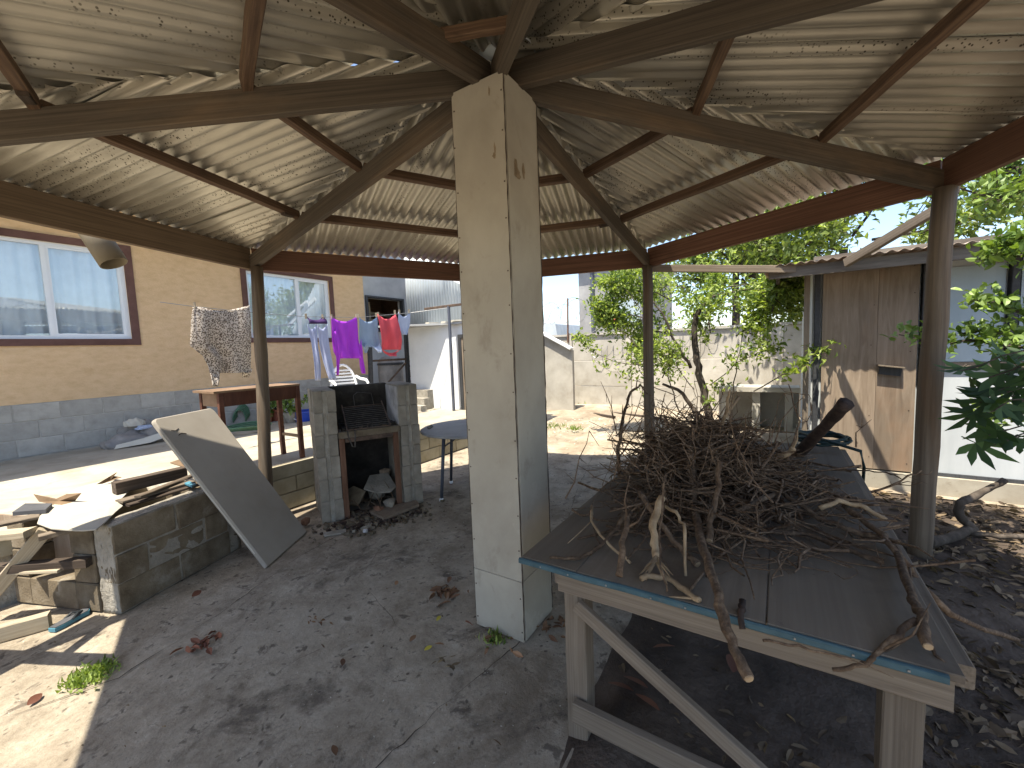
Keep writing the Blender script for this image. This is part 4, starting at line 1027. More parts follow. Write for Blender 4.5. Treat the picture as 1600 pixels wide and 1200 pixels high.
# left return: end pillar and one low course
for c in range(3):
    link('block', RND.choice(OBh), None, le, LM @ Matrix.Translation((.078, .245, .092+c*.187)) @ rotz(math.pi/2))
for (y, L_) in ((.43, OBh), (.68, OB)):
    link('block', RND.choice(L_), None, le, LM @ Matrix.Translation((.078, y, .092)) @ rotz(math.pi/2))
link('mortar_core', rough_box((.02, .16, 0), (.135, .86, .17), 6, .004, 3), M_['dirty_mortar'], le, LM)
mb = MB(); mb.box2((.10, .86, 0), (.115, 1.2, .55)); mb.obj('inner_panel', M_['plywood'], le, M=LM)
mb = MB(); mb.box2((.14, .30, .19), (.155, .86, .56)); mb.obj('inner_panel', M_['plywood'], le, M=LM)
for c in range(3):
    x = .02
    for q in range(2):
        link('block', RND.choice(OB), None, le, LM @ Matrix.Translation((x+.175, .80, .092+c*.187))); x += .37
link('block', RND.choice(OB), None, le, LM @ Matrix.Translation((.82, .33, .46)) @ rotz(math.pi/2)); link('block', RND.choice(OB), None, le, LM @ Matrix.Translation((.82, .33, .28)) @ rotz(math.pi/2))
link('mortar_core', rough_box((.78, .16, 0), (.86, .86, .545), 5, .004, 5), M_['mortar'], le, LM)
ZT = .58
# boards and scraps lying on the enclosure
def flat(name, pix, z, th, m, label, cat, dz=None):
    P = [at(x, y, Z=z+(dz[i] if dz else 0)) for i, (x, y) in enumerate(pix)]; n = len(P)
    mb = MB(); mb.add(P+[p+Vector((0, 0, th)) for p in P], [tuple(range(n-1, -1, -1)), tuple(range(n, 2*n))]+[(i, (i+1) % n, n+(i+1) % n, n+i) for i in range(n)])
    return tag(mb.obj(name, m), label, cat)
sv = []
front = [(58, 818), (80, 826), (104, 828), (128, 829), (150, 827), (166, 814), (180, 800), (192, 790)]
mid = [(62, 806), (82, 808), (104, 808), (126, 806), (148, 802), (160, 797), (172, 792), (184, 785)]
back = [(110, 768), (122, 762), (135, 758), (150, 754), (165, 750), (180, 748), (200, 746), (225, 742)]
mb = MB(); n = 8; vs = [at(x, y, Z=ZT+.014) for x, y in front]+[at(x, y, Z=ZT+.026) for x, y in mid]+[at(x, y, Z=ZT+.03) for x, y in back]
mb.add(vs, [(i, i+1, n+i+1, n+i) for i in range(n-1)]+[(n+i, n+i+1, 2*n+i+1, 2*n+i) for i in range(n-1)])
o = tag(mb.obj('cement_sheet', M_['cement_sheet']), 'pale thin cement sheet overhanging the block enclosure corner', 'sheet'); o.modifiers.new('t', 'SOLIDIFY').thickness = .006
def pbeam(name, a, b, z0, z1, w, h, m, label, cat='timber', **k):
    return tag(beam(name, at(*a, Z=z0), at(*b, Z=z1), w, h, m, None, **k), label, cat)
pbeam('beam_offcut', (178, 763), (289, 737), .655, .655, .08, .085, M_['dark_timber'], 'thick dark beam offcut lying on the block enclosure')
pbeam('old_plank', (186, 784), (300, 752), .61, .61, .09, .018, M_['grey_timber'], 'grey weathered plank under the dark beam offcut')
pbeam('old_plank', (196, 789), (306, 757), .588, .588, .10, .018, M_['dark_timber'], 'dark bottom plank of the small pile on the enclosure')
pbeam('old_plank', (215, 776), (303, 742), .635, .635, .05, .014, M_['rafter'], 'thin brown lath on the small plank pile by the panel')
pbeam('rusty_rod', (282, 752), (304, 744), .665, .665, .012, .012, M_['rust'], 'short rusty rod between planks and leaning panel', 'rod')
flat('dark_tile', [(20, 806), (40, 792), (82, 792), (72, 802)], ZT+.03, .025, M_['slate'], 'dark slate piece lying among the scraps at far left', 'tile')
flat('brown_sheet', [(266, 724), (280, 719), (292, 729), (288, 731)], .63, .008, M_['card'], 'small brown triangular board behind the leaning panel', 'board')
def crumple(name, pix, m, label, cat):
    P = [at(x, y, Z=z) for x, y, z in pix]; n = len(P); c = sum(P, Vector())/n+Vector((0, 0, -.02))
    mb = MB(); mb.add(P+[c], [(i, (i+1) % n, n) for i in range(n)]); o = tag(mb.obj(name, m), label, cat); o.modifiers.new('t', 'SOLIDIFY').thickness = .004; return o
crumple('cardboard_scrap', [(53, 772, .66), (88, 780, .62), (105, 772, .66), (128, 770, .68), (118, 782, .61), (98, 792, .60), (62, 784, .61)], M_['card'], 'bent brown cardboard scrap on the scrap heap at left', 'cardboard')
crumple('cardboard_scrap', [(150, 757, .63), (172, 744, .66), (182, 738, .68), (176, 744, .64), (190, 746, .64), (160, 756, .62)], M_['card'], 'small dark torn cardboard piece in the middle of the pale sheet', 'cardboard')
pbeam('old_plank', (-20, 823), (62, 806), .60, .60, .10, .02, M_['grey_timber'], 'grey plank end on the enclosure at the left picture edge')
pbeam('old_plank', (-20, 838), (48, 832), .57, .57, .09, .04, M_['pale_timber'], 'pale sawn plank end below the slate piece at left')
pbeam('old_plank', (60, 840), (110, 828), .555, .555, .06, .03, M_['grey_timber'], 'short grey stick end under the pale sheet')
pbeam('old_plank', (-40, 962), (72, 828), .10, .56, .075, .03, M_['pale_timber'], 'pale diagonal plank leaning against the block enclosure', up=(0, -1, .3))
pbeam('old_plank', (-60, 893), (140, 878), .36, .34, .06, .055, M_['dark_timber'], 'dark horizontal timber end sticking out before the enclosure', segs=6)
pbeam('old_plank', (-40, 895), (98, 889), .33, .32, .07, .02, M_['pale_timber'], 'pale lath just under the dark horizontal timber')
pbeam('old_plank', (-60, 1006), (78, 968), .045, .045, .06, .09, M_['pale_timber'], 'thick pale timber lying on the floor at the left edge')
rk = thing('shadow_planks', 'unseen planks added past the left edge to cast shadow stripes on the floor', 'planks', (-.1, 3.0, 0))  # unseen planks and props, added so their shadows stripe the floor
for (pa, pb, zz, ww) in (((-60, 1078), (158, 962), 1.0, .11), ((96, 1026), (181, 961), 1.02, .06), ((-60, 1022), (186, 1032), .95, .09)):
    q0, q1 = at(*pa, Z=0), at(*pb, Z=0); sh_ = Vector((-.385*zz, .028*zz, zz)); beam('plank', q0+sh_, q1+sh_, ww, .022, M_['grey_timber'], rk)
for (x_, y_) in ((-.35, 2.6), (-.25, 3.3)): beam('prop', (x_, y_, 0), (x_+.05, y_+.05, .95), .05, .05, M_['grey_timber'], rk, up=(0, 1, 0))
flat('teal_scrap', [(288, 757), (296, 754), (306, 758), (300, 762)], .61, .012, M_['sandal_blue'], 'small teal plastic scrap between the planks and panel', 'scrap')

# sandal beside the enclosure
sc_ = at(110, 972, Z=0); sdl = thing('rubber_sandal', 'blue and black rubber sandal on the floor by the block enclosure', 'sandal', sc_)
SM = Matrix.Translation(sc_) @ rotz(math.radians(25)) @ Matrix.Scale(.85, 4)
sole = [(-.11, -.03), (-.06, -.04), (.02, -.035), (.09, -.042), (.12, -.01), (.11, .03), (.04, .04), (-.05, .032), (-.11, .025)]
mb = MB(); mb.prism(sole, .003, .028); mb.obj('sole', M_['sandal_blue'], sdl, M=SM)
mb = MB(); mb.prism([(x*.95, y*.92) for x, y in sole], .0285, .034); mb.obj('footbed', M_['slate'], sdl, M=SM)
mb = MB(); mb.tube([(-.01, -.036, .03), (.03, -.024, .05), (.075, 0, .036)], .008, 6); mb.tube([(-.01, .034, .03), (.03, .024, .05), (.075, 0, .036)], .008, 6); mb.obj('strap', M_['black_rubber'], sdl, M=SM)

# ------------------------------------------------------------------ desk, pots, sack and hose on the terrace
dk = thing('old_desk', 'tall narrow red-brown wooden desk on the terrace behind the leaning panel', 'desk', (2.1, 4.5, SL))
DZ = 1.27; dx0, dx1, dy0, dy1 = 1.77, 2.50, 4.33, 4.70
mb = MB(); mb.box2((dx0-.06, dy0-.03, DZ-.02), (dx1+.02, dy1+.04, DZ)); mb.obj('desk_top', M_['desk_top'], dk)
for x in (dx0, dx1):
    for y in (dy0, dy1):
        beam('leg', (x, y, SL), (x, y, DZ-.02), .04, .045, M_['desk_red'], dk, up=(1, 0, 0))
mb = MB(); mb.box2((dx0+.022, dy0-.01, DZ-.15), (dx1-.022, dy0+.008, DZ-.021)); mb.obj('apron', M_['desk_red'], dk)
mb = MB(); mb.box2((dx0-.01, dy0+.024, DZ-.15), (dx0+.01, dy1-.024, DZ-.021)); mb.obj('apron', M_['desk_top'], dk)
mb = MB(); mb.box2((dx1-.01, dy0+.024, SL+.22), (dx1+.01, dy1-.024, SL+.25)); mb.obj('stretcher', M_['desk_top'], dk)
mb = MB(); mb.box2((dx0+.1, dy1-.01, DZ-.13), (dx1-.03, dy1+.01, DZ-.021)); mb.obj('apron', M_['desk_red'], dk)

def leaf_geo(mb, p, d, up, L, W, fold=.25, droop=.15):
    d = Vector(d).normalized(); s = d.cross(Vector(up))
    if s.length < 1e-3: s = d.cross(Vector((1, 0, 0)))
    s.normalize(); n = s.cross(d)
    p = Vector(p); m = p+d*L*.5-n*droop*L*.2
    a = p+d*L*.45+s*W/2+n*fold*W; b = p+d*L*.45-s*W/2+n*fold*W; t = p+d*L-n*droop*L
    mb.add([p, a, m, b, t], [(0, 1, 2), (0, 2, 3), (1, 4, 2), (2, 4, 3)])
def leaf6(mb, p, d, up, L, W, fold=.25, droop=.15):
    d = Vector(d).normalized(); s = d.cross(Vector(up))
    if s.length < 1e-3: s = d.cross(Vector((1, 0, 0)))
    s.normalize(); n = s.cross(d); p = Vector(p); vs = [p]
    for t, w in ((.28, .85), (.62, 1.0), (.86, .5)):
        c = p+d*L*t-n*droop*L*(t-.5)**2*1.6
        vs += [c+s*W*.5*w+n*fold*W*w, c, c-s*W*.5*w+n*fold*W*w*.8]
    vs.append(p+d*L-n*droop*L*.4)
    mb.add(vs, [(0, 1, 2), (0, 2, 3), (1, 4, 5, 2), (2, 5, 6, 3), (4, 7, 8, 5), (5, 8, 9, 6), (7, 10, 8), (8, 10, 9)])
def rdir(r, up=0.0):
    v = Vector((r.gauss(0, 1), r.gauss(0, 1), r.gauss(0, 1)+up)); return v.normalized()

def pot_plant(loc, r0, h, ph, label, m, seed, style=0):
    t = thing('potted_plant', label, 'plant', loc)
    mb = MB(); mb.lathe([(0, 0), (r0*.75, 0), (r0, h), (r0*1.06, h), (r0*1.06, h*.86), (r0*1.0, h*.85)], loc, 18); 
    mb = MB(); mb.lathe([(0, 0), (r0*.75, 0), (r0*.97, h*.82), (r0*1.08, h*.83), (r0*1.08, h), (r0*.95, h), (r0*.9, h*.9), (0, h*.9)], loc, 20); mb.obj('pot', m, t, smooth=False)
    r = random.Random(seed); st = MB(); lf = MB(); c = Vector(loc)+Vector((0, 0, h*.9))
    for i in range(9):
        d = rdir(r, 1.8); e = c+d*ph*r.uniform(.6, 1.1); st.tube([c, c.lerp(e, .5)+Vector((0, 0, .03)), e], [.006, .005, .003], 5)
        for k in range(22):
            q = c.lerp(e, r.uniform(.4, 1.05)); leaf_geo(lf, q, rdir(r, .3), (0, 0, 1), r.uniform(.06, .11), r.uniform(.035, .06))
    st.obj('stem', M_['trunk'], t); stuff(lf.obj('foliage', M_['shrub_leaf'], t)); return t
pot_plant(at(433, 657, Z=SL), .115, .20, .32, 'terracotta pot with a leafy plant beneath the old desk', M_['terracotta'], 1)
pot_plant(at(455, 660, Z=SL), .11, .17, .36, 'stone-grey pot with a taller pale green plant by the desk leg', M_['mortar'], 2)
pot_plant(at(420, 660, Z=SL), .06, .16, .04, 'small terracotta pot half hidden by the left gazebo post', M_['terracotta'], 3)
tb = at(474, 657, Z=SL); t = thing('blue_tub', 'blue plastic tub on the terrace beside the left fireplace pillar', 'tub', tb)
mb = MB(); mb.lathe([(0, 0), (.17, 0), (.20, .15), (.215, .15), (.215, .17), (.19, .17), (.16, .02), (0, .02)], tb, 24); mb.obj('tub_body', M_['blue_plastic'], t, smooth=False)
mb = MB(); mb.tube([tb+Vector((-.21, 0, .15)), tb+Vector((-.2, -.08, .06)), tb+Vector((-.15, -.15, .03))], .006, 5); mb.obj('tub_handle', M_['white_plastic'], t)
hc = at(383, 672, Z=SL+.03); mb = MB(); pts = []
for i in range(150):
    a = i*.25; rr2 = .24+.04*math.sin(i*.37)+i*.0006; pts.append(hc+Vector((rr2*math.cos(a), rr2*math.sin(a)*.9, .015+.012*math.sin(i*.5)+i*.0004)))
mb.tube(pts, .012, 6); tag(mb.obj('garden_hose', M_['hose_green'], smooth=True), 'coil of green garden hose on the terrace under the desk', 'hose')
mb = MB(); c2 = at(383, 655, Z=SL+.08)
for k in range(5): mb.tube([c2+Vector((.10*math.cos(a)+.02*k-.04, .1+.01*k, .16*math.sin(a)+.02*k)) for a in np.linspace(-.3, 3.4, 12)], .012, 6)
tag(mb.obj('garden_hose', M_['hose_green'], smooth=True), 'arched bundle of green hose standing against the house base', 'hose')
# sack of cement bags / tarpaulin heap against the plinth
def heap(name, c, rx, ry, h, m, seed, parent):
    bm = bmesh.new(); bmesh.ops.create_icosphere(bm, subdivisions=4, radius=1); r = random.Random(seed)
    ph = [r.uniform(0, 6) for _ in range(8)]
    for v in bm.verts:
        x, y, z = v.co
        k = 1+.10*math.sin(4*x+ph[0])*math.cos(5*y+ph[1])+.06*math.sin(11*x+3*z+ph[2])+.05*math.sin(9*y-7*z+ph[3])
        z2 = max(z, -.15)
        v.co = Vector((x*rx*k, y*ry*k, (z2+.15)/1.15*h*k+.03*math.sin(7*x+ph[4])*h))
        if z2 <= -.15: v.co.z = 0
    me = bpy.data.meshes.new(name); bm.to_mesh(me); bm.free(); me.polygons.foreach_set('use_smooth', [True]*len(me.polygons))
    return link(name, me, m, parent, Matrix.Translation(c))
tp = thing('tarpaulin_heap', 'crumpled grey tarpaulin and sacks heaped against the house base', 'tarpaulin', (2.0, 7.3, SL))
heap('sack', (1.92, 7.33, SL), .32, .22, .17, M_['tarp'], 1, tp); heap('sack', (2.25, 7.36, SL), .34, .25, .24, M_['tarp'], 2, tp); heap('sack', (2.05, 7.50, SL), .25, .15, .30, M_['tarp'], 3, tp)
mb = MB(); P = [Vector((1.66, 7.10, SL+.01)), Vector((2.0, 7.02, SL+.03)), Vector((2.3, 7.04, SL+.10)), Vector((2.28, 7.10, SL+.16)), Vector((1.95, 7.10, SL+.09)), Vector((1.7, 7.15, SL+.05))]
mb.add(P, [(0, 1, 4, 5), (1, 2, 3, 4)]); mb.obj('pale_flap', M_['cement_sheet'], tp).modifiers.new('t', 'SOLIDIFY').thickness = .005
heap('print_patch', (2.04, 7.30, SL+.19), .10, .06, .05, M_['c_white'], 5, tp)
heap('pale_bundle', (1.96, 7.38, SL+.24), .11, .07, .10, M_['cement_sheet'], 6, tp)

# white plastic chair
ch = thing('plastic_chair', 'white moulded plastic chair on the terrace behind the fireplace', 'chair', (4.2, 6.0, SL))
cc = at(543, 640, Y=6.1); CM = Matrix.Translation((cc.x+.05, 6.1, SL)) @ rotz(math.radians(-20))
mb = MB(); mb.prism([(-.22, -.22), (.22, -.22), (.20, .2), (-.20, .2)], .42, .44); mb.obj('seat', M_['white_plastic'], ch, M=CM)
for sx in (-1, 1):
    for sy in (-1, 1):
        mb = MB(); mb.tube([(sx*.25, sy*.24, 0), (sx*.2, sy*.19, .42)], [.018, .025], 8); mb.obj('leg', M_['white_plastic'], ch, M=CM)
    mb = MB(); mb.tube([(sx*.24, -.22, .44), (sx*.26, -.22, .62), (sx*.265, -.1, .66), (sx*.25, .15, .67), (sx*.2, .22, .72)], [.02, .02, .026, .026, .02], 8); mb.obj('armrest', M_['white_plastic'], ch, smooth=True, M=CM)
mb = MB(); mb.tube([(.22*math.cos(a), .24+.05*math.sin(a), .45+.47*math.sin(a)) for a in np.linspace(0, math.pi, 16)], .022, 8); bk = mb.obj('backrest', M_['white_plastic'], ch, smooth=True, M=CM)
for k in range(6):
    z = .55+k*.055; hw = .22*math.sqrt(max(0, 1-((z-.45)/.47)**2)); mb = MB(); mb.box((0, .24+.05*(z-.45)/.47, z), (hw*2, .012, .03)); mb.obj('slat', M_['white_plastic'], bk, M=CM)

# ------------------------------------------------------------------ clothesline and washing
LYc = 5.5
def cp(px, py): return at(px, py, Y=LYc)
line = MB(); line.tube([cp(250, 472), cp(303, 479), cp(390, 488), cp(480, 495), cp(560, 496), cp(640, 489), (5.77, 4.98, 2.33)], .004, 5)
tag(line.obj('washing_line', M_['wire']), 'thin washing line strung across the terrace', 'line')
tpl = thing('clothesline_pole', 'grey steel T-shaped clothesline pole by the white outbuilding', 'pole', (5.77, 4.98, SL))
mb = MB(); mb.tube([(5.77, 4.98, SL), (5.77, 4.98, 2.36)], .028, 10); mb.obj('pole', M_['steel_leg'], tpl)
beam('crossbar', at(664, 483, X=5.77), at(740, 473, X=5.77), .04, .04, M_['rust'], tpl)
def cloth(rows, nx=22, wave=.03, seed=0, ny=5, yoff=0):
    """rows of (py, px_left, px_right) in the plane of the line -> rippled sheet"""
    r = random.Random(seed); ph = [r.uniform(0, 6) for _ in range(4)]
    R = []
    for a, b in zip(rows[:-1], rows[1:]):
        for k in range(ny):
            t = k/ny; R.append(tuple(a[i]+(b[i]-a[i])*t for i in range(3)))
    R.append(rows[-1]); vs = []; fs = []; m = len(R); y0 = R[0][0]; y1 = R[-1][0]
    for j, (py, xl, xr) in enumerate(R):
        g = (py-y0)/max(1, y1-y0)
        for i in range(nx+1):
            s = i/nx; px = xl+(xr-xl)*s
            pyy = py+(8*math.sin(math.pi*s)*(1-g)**3 if wave > 0 else 0)
            p = cp(px, pyy)
            amp = wave*(.35+.9*g)
            p.y += amp*(math.sin(s*9+ph[0]+g*1.2)+.5*math.sin(s*17+ph[1]-g*2))+.04*math.sin(g*3+ph[2])*g+yoff
            vs.append(p)
    for j in range(m-1):
        for i in range(nx): o = j*(nx+1)+i; fs.append((o, o+1, o+nx+2, o+nx+1))
    mb = MB(); mb.add(vs, fs); return mb
def garment(name, label, cat, parts, pegs):
    t = thing(name, label, cat, cp(*pegs[0]))
    for k, (pn_, rows, m, w) in enumerate(parts):
        o = cloth(rows, wave=w, seed=k+len(label), yoff=.004*k).obj(pn_, M_[m], t, smooth=True)
        o.modifiers.new('t', 'SOLIDIFY').thickness = .003
    for px, py in pegs:
        c = cp(px, py); mb = MB(); mb.box(c+Vector((0, -.012, -.0)), (.012, .008, .07)); mb.box(c+Vector((0, .012, -.0)), (.012, .008, .07)); mb.obj('peg', M_['pale_timber'], t)
z5 = lambda L: [(400+y/4, 380+a/4, 380+b/4) for y, a, b in L]
garment('hanging_cloth', 'leopard print top pegged on the line in front of the house wall', 'clothing',
        [('body', [(477, 302, 389), (500, 299, 391), (540, 298, 392), (556, 318, 393), (572, 326, 393), (583, 328, 394)], 'leopard', .03), ('tail', [(575, 328, 345), (590, 329, 342), (604, 330, 339)], 'leopard', .005),
         ('sleeve', [(575, 376, 394), (590, 382, 392)], 'leopard', .005)], [(304, 477), (388, 486)])
garment('hanging_leggings', 'pale lilac leggings with a dark waistband on the line', 'clothing',
        [('waistband', z5([(376, 393, 500), (400, 400, 518), (424, 400, 524)]), 'c_violet', .012), ('leg', z5([(424, 401, 462), (560, 425, 464), (680, 440, 480), (778, 452, 486)]), 'c_lilac', .012),
         ('leg', z5([(424, 464, 526), (550, 482, 542), (660, 505, 560), (776, 535, 578)]), 'c_lilac', .012)], [(478, 494), (504, 495)])
garment('hanging_blouse', 'bright magenta long-sleeved top in the middle of the line', 'clothing',
        [('body', z5([(378, 548, 712), (480, 560, 722), (600, 580, 728), (640, 600, 732)]), 'c_magenta', .025), ('sleeve', z5([(440, 556, 585), (600, 574, 612), (660, 580, 602), (745, 588, 605)]), 'c_magenta', .006),
         ('sleeve', z5([(520, 722, 738), (640, 732, 756), (700, 742, 770), (735, 752, 773)]), 'c_magenta', .006)], [(518, 495), (557, 494)])
garment('hanging_shirt', 'grey-blue shirt between the magenta and coral tops on the line', 'clothing',
        [('body', z5([(380, 722, 838), (480, 728, 850), (545, 736, 864), (570, 758, 868)]), 'c_greyblue', .02), ('sleeve', z5([(540, 736, 770), (580, 758, 788), (606, 768, 782)]), 'c_greyblue', .005),
         ('hem', z5([(540, 790, 858), (575, 815, 862), (605, 838, 858)]), 'c_white', .005)], [(560, 494), (588, 492)])
garment('hanging_shirt', 'coral red top hanging beside the grey-blue shirt', 'clothing',
        [('body', z5([(362, 838, 952), (450, 850, 975), (530, 860, 996), (585, 862, 1000)]), 'c_coral', .025), ('neck', z5([(580, 868, 985), (606, 890, 962), (626, 915, 952)]), 'c_coral', .008)], [(591, 491), (617, 488)])
garment('hanging_underwear', 'small pale blue and white garment at the right end of the line', 'clothing',
        [('body', z5([(348, 968, 1042), (400, 970, 1046), (440, 978, 1046), (492, 1004, 1030)]), 'c_white', .012)], [(624, 487), (639, 486)])

# ------------------------------------------------------------------ workbench in the right foreground
wb = thing('workbench', 'rough timber workbench with a dirty plywood top and blue front edge', 'workbench', (2.5, .2, 0))
TZ = .75; tx0, tx1, ty0, ty1 = 1.315, 3.78, -.375, .83
for (a, b) in ((ty0, .02), (.0225, .60), (.6025, ty1)):
    me = block_mesh(tx1-tx0, b-a, .02, int(a*100)+70, .001, .002)
    link('top_board', me, M_['bench_top'], wb, Matrix.Translation(((tx0+tx1)/2, (a+b)/2, TZ-.01+RND.uniform(-.001, .001))))
beam('blue_edge', (tx0-.008, ty1+.005, TZ-.012), (tx0-.008, ty0+.03, TZ-.012), .014, .022, M_['blue_trim'], wb, segs=9)
beam('apron', (tx0+.062, .70, TZ-.075), (tx0+.062, ty0+.005, TZ-.075), .035, .105, M_['grey_timber'], wb, segs=9)
beam('apron', (tx1-.06, .74, TZ-.075), (tx1-.06, ty0+.02, TZ-.075), .035, .105, M_['grey_timber'], wb)
for y in (ty0+.02, .72): beam('side_rail', (tx0+.09, y, TZ-.075), (tx1-.09, y, TZ-.075), .035, .10, M_['grey_timber'], wb)
for x in (tx0+.13, tx1-.13):
    for y in (.655, ty0+.085): beam('leg', (x, y, -.01), (x, y, TZ-.125 if x < 2 else TZ-.022), .085, .085, M_['grey_timber'], wb, up=(1, 0, 0))
a = at(905, 946, X=tx0+.065); b = at(1275, 1215, X=tx0+.065)
beam('brace', a+Vector((0, .01, 0)), (tx0+.065, ty0+.12, .05), .03, .05, M_['grey_timber'], wb, segs=7)
a = at(897, 1110, X=tx0+.06); b = at(1110, 1212, X=tx0+.06)
beam('lower_rail', a, a+(b-a)*2.2 if False else Vector((tx0+.06, ty0+.1, a.z-.02)), .035, .085, M_['grey_timber'], wb, segs=7)
beam('brace', (tx0+.2, .66, TZ-.16), (tx0+1.0, .66, .1), .03, .045, M_['dark_timber'], wb)
nl = MB()
for y in np.linspace(.75, ty0+.08, 9): nl.box((tx0-.0165, y+RND.uniform(-.03, .03), TZ-.012), (.003, .005, .005))
stuff(nl.obj('edge_nails', M_['wire'], wb))
beam('side_board', (tx0+.08, ty0-.022, TZ-.045), (tx1, ty0-.022, TZ-.045), .035, .06, M_['grey_timber'], wb, segs=8)

# ------------------------------------------------------------------ branches on the bench
def gnarl(pts, sub, amp, r):
    out = []
    for a, b in zip(pts[:-1], pts[1:]):
        for k in range(sub):
            p = Vector(a).lerp(Vector(b), k/sub)
            out.append(p+Vector((r.gauss(0, amp), r.gauss(0, amp), r.gauss(0, amp))))
    out.append(Vector(pts[-1])); return out
def branch(name, pts, r0, r1, m, label, seed=0, twigs=4, cat='branch', tl=.2, group=None, amp=.0028):
    r = random.Random(seed); P = gnarl(pts, 4, amp, r); n = len(P)
    rad = [(r0+(r1-r0)*i/(n-1))*r.uniform(.88, 1.15) for i in range(n)]
    mb = MB(); mb.tube(P, rad, 8)
    for k in range(twigs):
        i = r.randrange(2, n-1); d = (P[i]-P[i-1]).normalized()+rdir(r)*.9; d.normalize(); L = r.uniform(.4, 1)*tl
        q = [P[i], P[i]+d*L*.5+rdir(r)*.02, P[i]+d*L+rdir(r)*.03]
        for v in q: v.z = max(v.z, .0)
        mb.tube(q, [rad[i]*.55, rad[i]*.4, rad[i]*.18], 5)
    o = tag(mb.obj(name, m, smooth=True), label, cat, group)
    if m is M_['bark'] and r1 >= .008:
        d = (P[-1]-P[-2]).normalized(); c_ = MB(); c_.tube([P[-1]-d*.002, P[-1]+d*.003], [rad[-1]*.93, rad[-1]*.8], 8); c_.obj('cut_end', M_['peeled'], o)
    return o
T = TZ+.012
branch('dead_branch', [at(1080, 690, X=2.35), at(1083, 790, X=1.95), at(1100, 860, X=1.55), at(1122, 930, X=1.26), at(1142, 1000, X=1.15), at(1170, 1060, X=1.08)], .017, .012, M_['bark'], 'long straight grey branch hanging over the front edge of the workbench', 1, 0)
branch('peeled_branch', [at(1033, 778, Z=T+.17), at(1021, 815, Z=T+.11), at(1024, 850, Z=T+.06), at(1026, 872, Z=T+.035)], .013, .014, M_['peeled'], 'short peeled tan branch with a splintered end near the bench front', 2, 0)
mb = MB(); e = at(1026, 872, Z=T+.035); rr3 = random.Random(3)
for k in range(14):
    d = Vector((-.55, .12+rr3.gauss(0, .25), -.12+rr3.gauss(0, .1))); mb.tube([e+rdir(rr3)*.008, e+d*.08, e+d*rr3.uniform(.11, .18)], [.006, .005, .001], 4)
tag(mb.obj('splinters', M_['peeled']), 'fan of pale splinters at the torn end of the peeled branch', 'splinters')
branch('forked_branch', [at(1085, 775, X=2.25), at(1105, 725, X=2.4), at(1122, 680, X=2.5), at(1130, 655, X=2.55), at(1155, 620, X=2.7)], .015, .008, M_['peeled'], 'tan forked branch rising from the middle of the branch heap', 4, 3)
branch('forked_branch', [at(1122, 680, X=2.5), at(1137, 640, X=2.45), at(1140, 610, X=2.4)], .012, .005, M_['peeled'], 'smaller tan fork pointing up beside the bigger one', 5, 2)
branch('dark_log', [at(1235, 722, X=3.45), at(1290, 665, X=3.2), at(1322, 630, X=3.05)], .036, .038, M_['charred'], 'thick dark log poking up at the right of the branch heap', 6, 0, 'log', amp=.001)
branch('thorny_branch', [at(968, 760, X=2.5), at(966, 700, X=2.6), at(974, 650, X=2.65), at(985, 612, X=2.7), at(1000, 602, X=2.75), at(1012, 615, X=2.8)], .013, .005, M_['bark'], 'thorny dark branch arching up at the left of the heap', 7, 6, tl=.12)
branch('dead_branch', [at(905, 755, X=2.3), at(940, 768, X=2.25), at(975, 778, X=2.2), at(1010, 800, X=2.1)], .006, .012, M_['bark'], 'thin dark branch reaching left from the heap over the bench', 8, 2)
branch('dead_branch', [at(860, 872, Z=T), at(905, 872, Z=T), at(940, 852, Z=T+.02), at(965, 825, Z=T+.05), at(975, 800, Z=T+.1)], .006, .010, M_['bark'], 'thin dark branch lying at the left front corner of the bench', 9, 3)
branch('dead_branch', [at(925, 790, Z=T+.05), at(924, 815, Z=T+.04), at(945, 845, Z=T+.03), at(985, 880, Z=T)], .007, .005, M_['peeled'], 'bent pale twig with a hooked top at the bench left', 10, 1)
branch('dead_branch', [at(1000, 770, Z=T+.15), at(1020, 800, Z=T+.12), at(1055, 850, Z=T+.03), at(1090, 882, Z=T)], .010, .012, M_['bark'], 'stout grey branch slanting down to a cut end by the long branch', 11, 2)
branch('dead_branch', [at(1125, 720, Z=T+.3), at(1122, 770, Z=T+.18), at(1112, 810, Z=T+.1), at(1108, 845, Z=T+.05)], .010, .012, M_['bark'], 'short stout branch with a yellow cut end right of the long branch', 12, 5, tl=.12)
branch('peeled_branch', [at(1150, 730, X=2.7), at(1200, 718, X=2.65), at(1232, 708, X=2.6), at(1240, 700, X=2.6)], .013, .016, M_['peeled'], 'smooth tan branch lying across the right of the heap', 13, 1)
branch('dead_branch', [at(1135, 780, X=2.2), at(1165, 760, X=2.25), at(1200, 720, X=2.4), at(1215, 690, X=2.5)], .010, .006, M_['bark'], 'knobbly grey branch rising to the right in the heap centre', 14, 4)
branch('dead_branch', [at(1150, 800, Z=T+.08), at(1220, 768, Z=T+.08), at(1280, 810, Z=T+.03), at(1330, 830, Z=T+.02), at(1395, 845, Z=T+.02), at(1425, 930, Z=T+.05), at(1440, 960, Z=T+.05), at(1450, 1010, Z=T+.03)], .011, .012, M_['bark'], 'long branch curving round to the right front corner of the bench', 15, 4, tl=.15)
branch('dead_branch', [at(1180, 830, Z=T+.02), at(1260, 835, Z=T+.01), at(1380, 880, Z=T+.01)], .010, .007, M_['bark'], 'straight thin branch lying flat across the bench middle', 16, 2)
branch('dead_branch', [at(1320, 790, Z=T+.06), at(1370, 830, Z=T+.04), at(1400, 860, Z=T+.04), at(1480, 960, Z=.65), at(1590, 1000, Z=.35)], .013, .008, M_['bark'], 'long dark branch trailing off the right side of the bench', 17, 3)
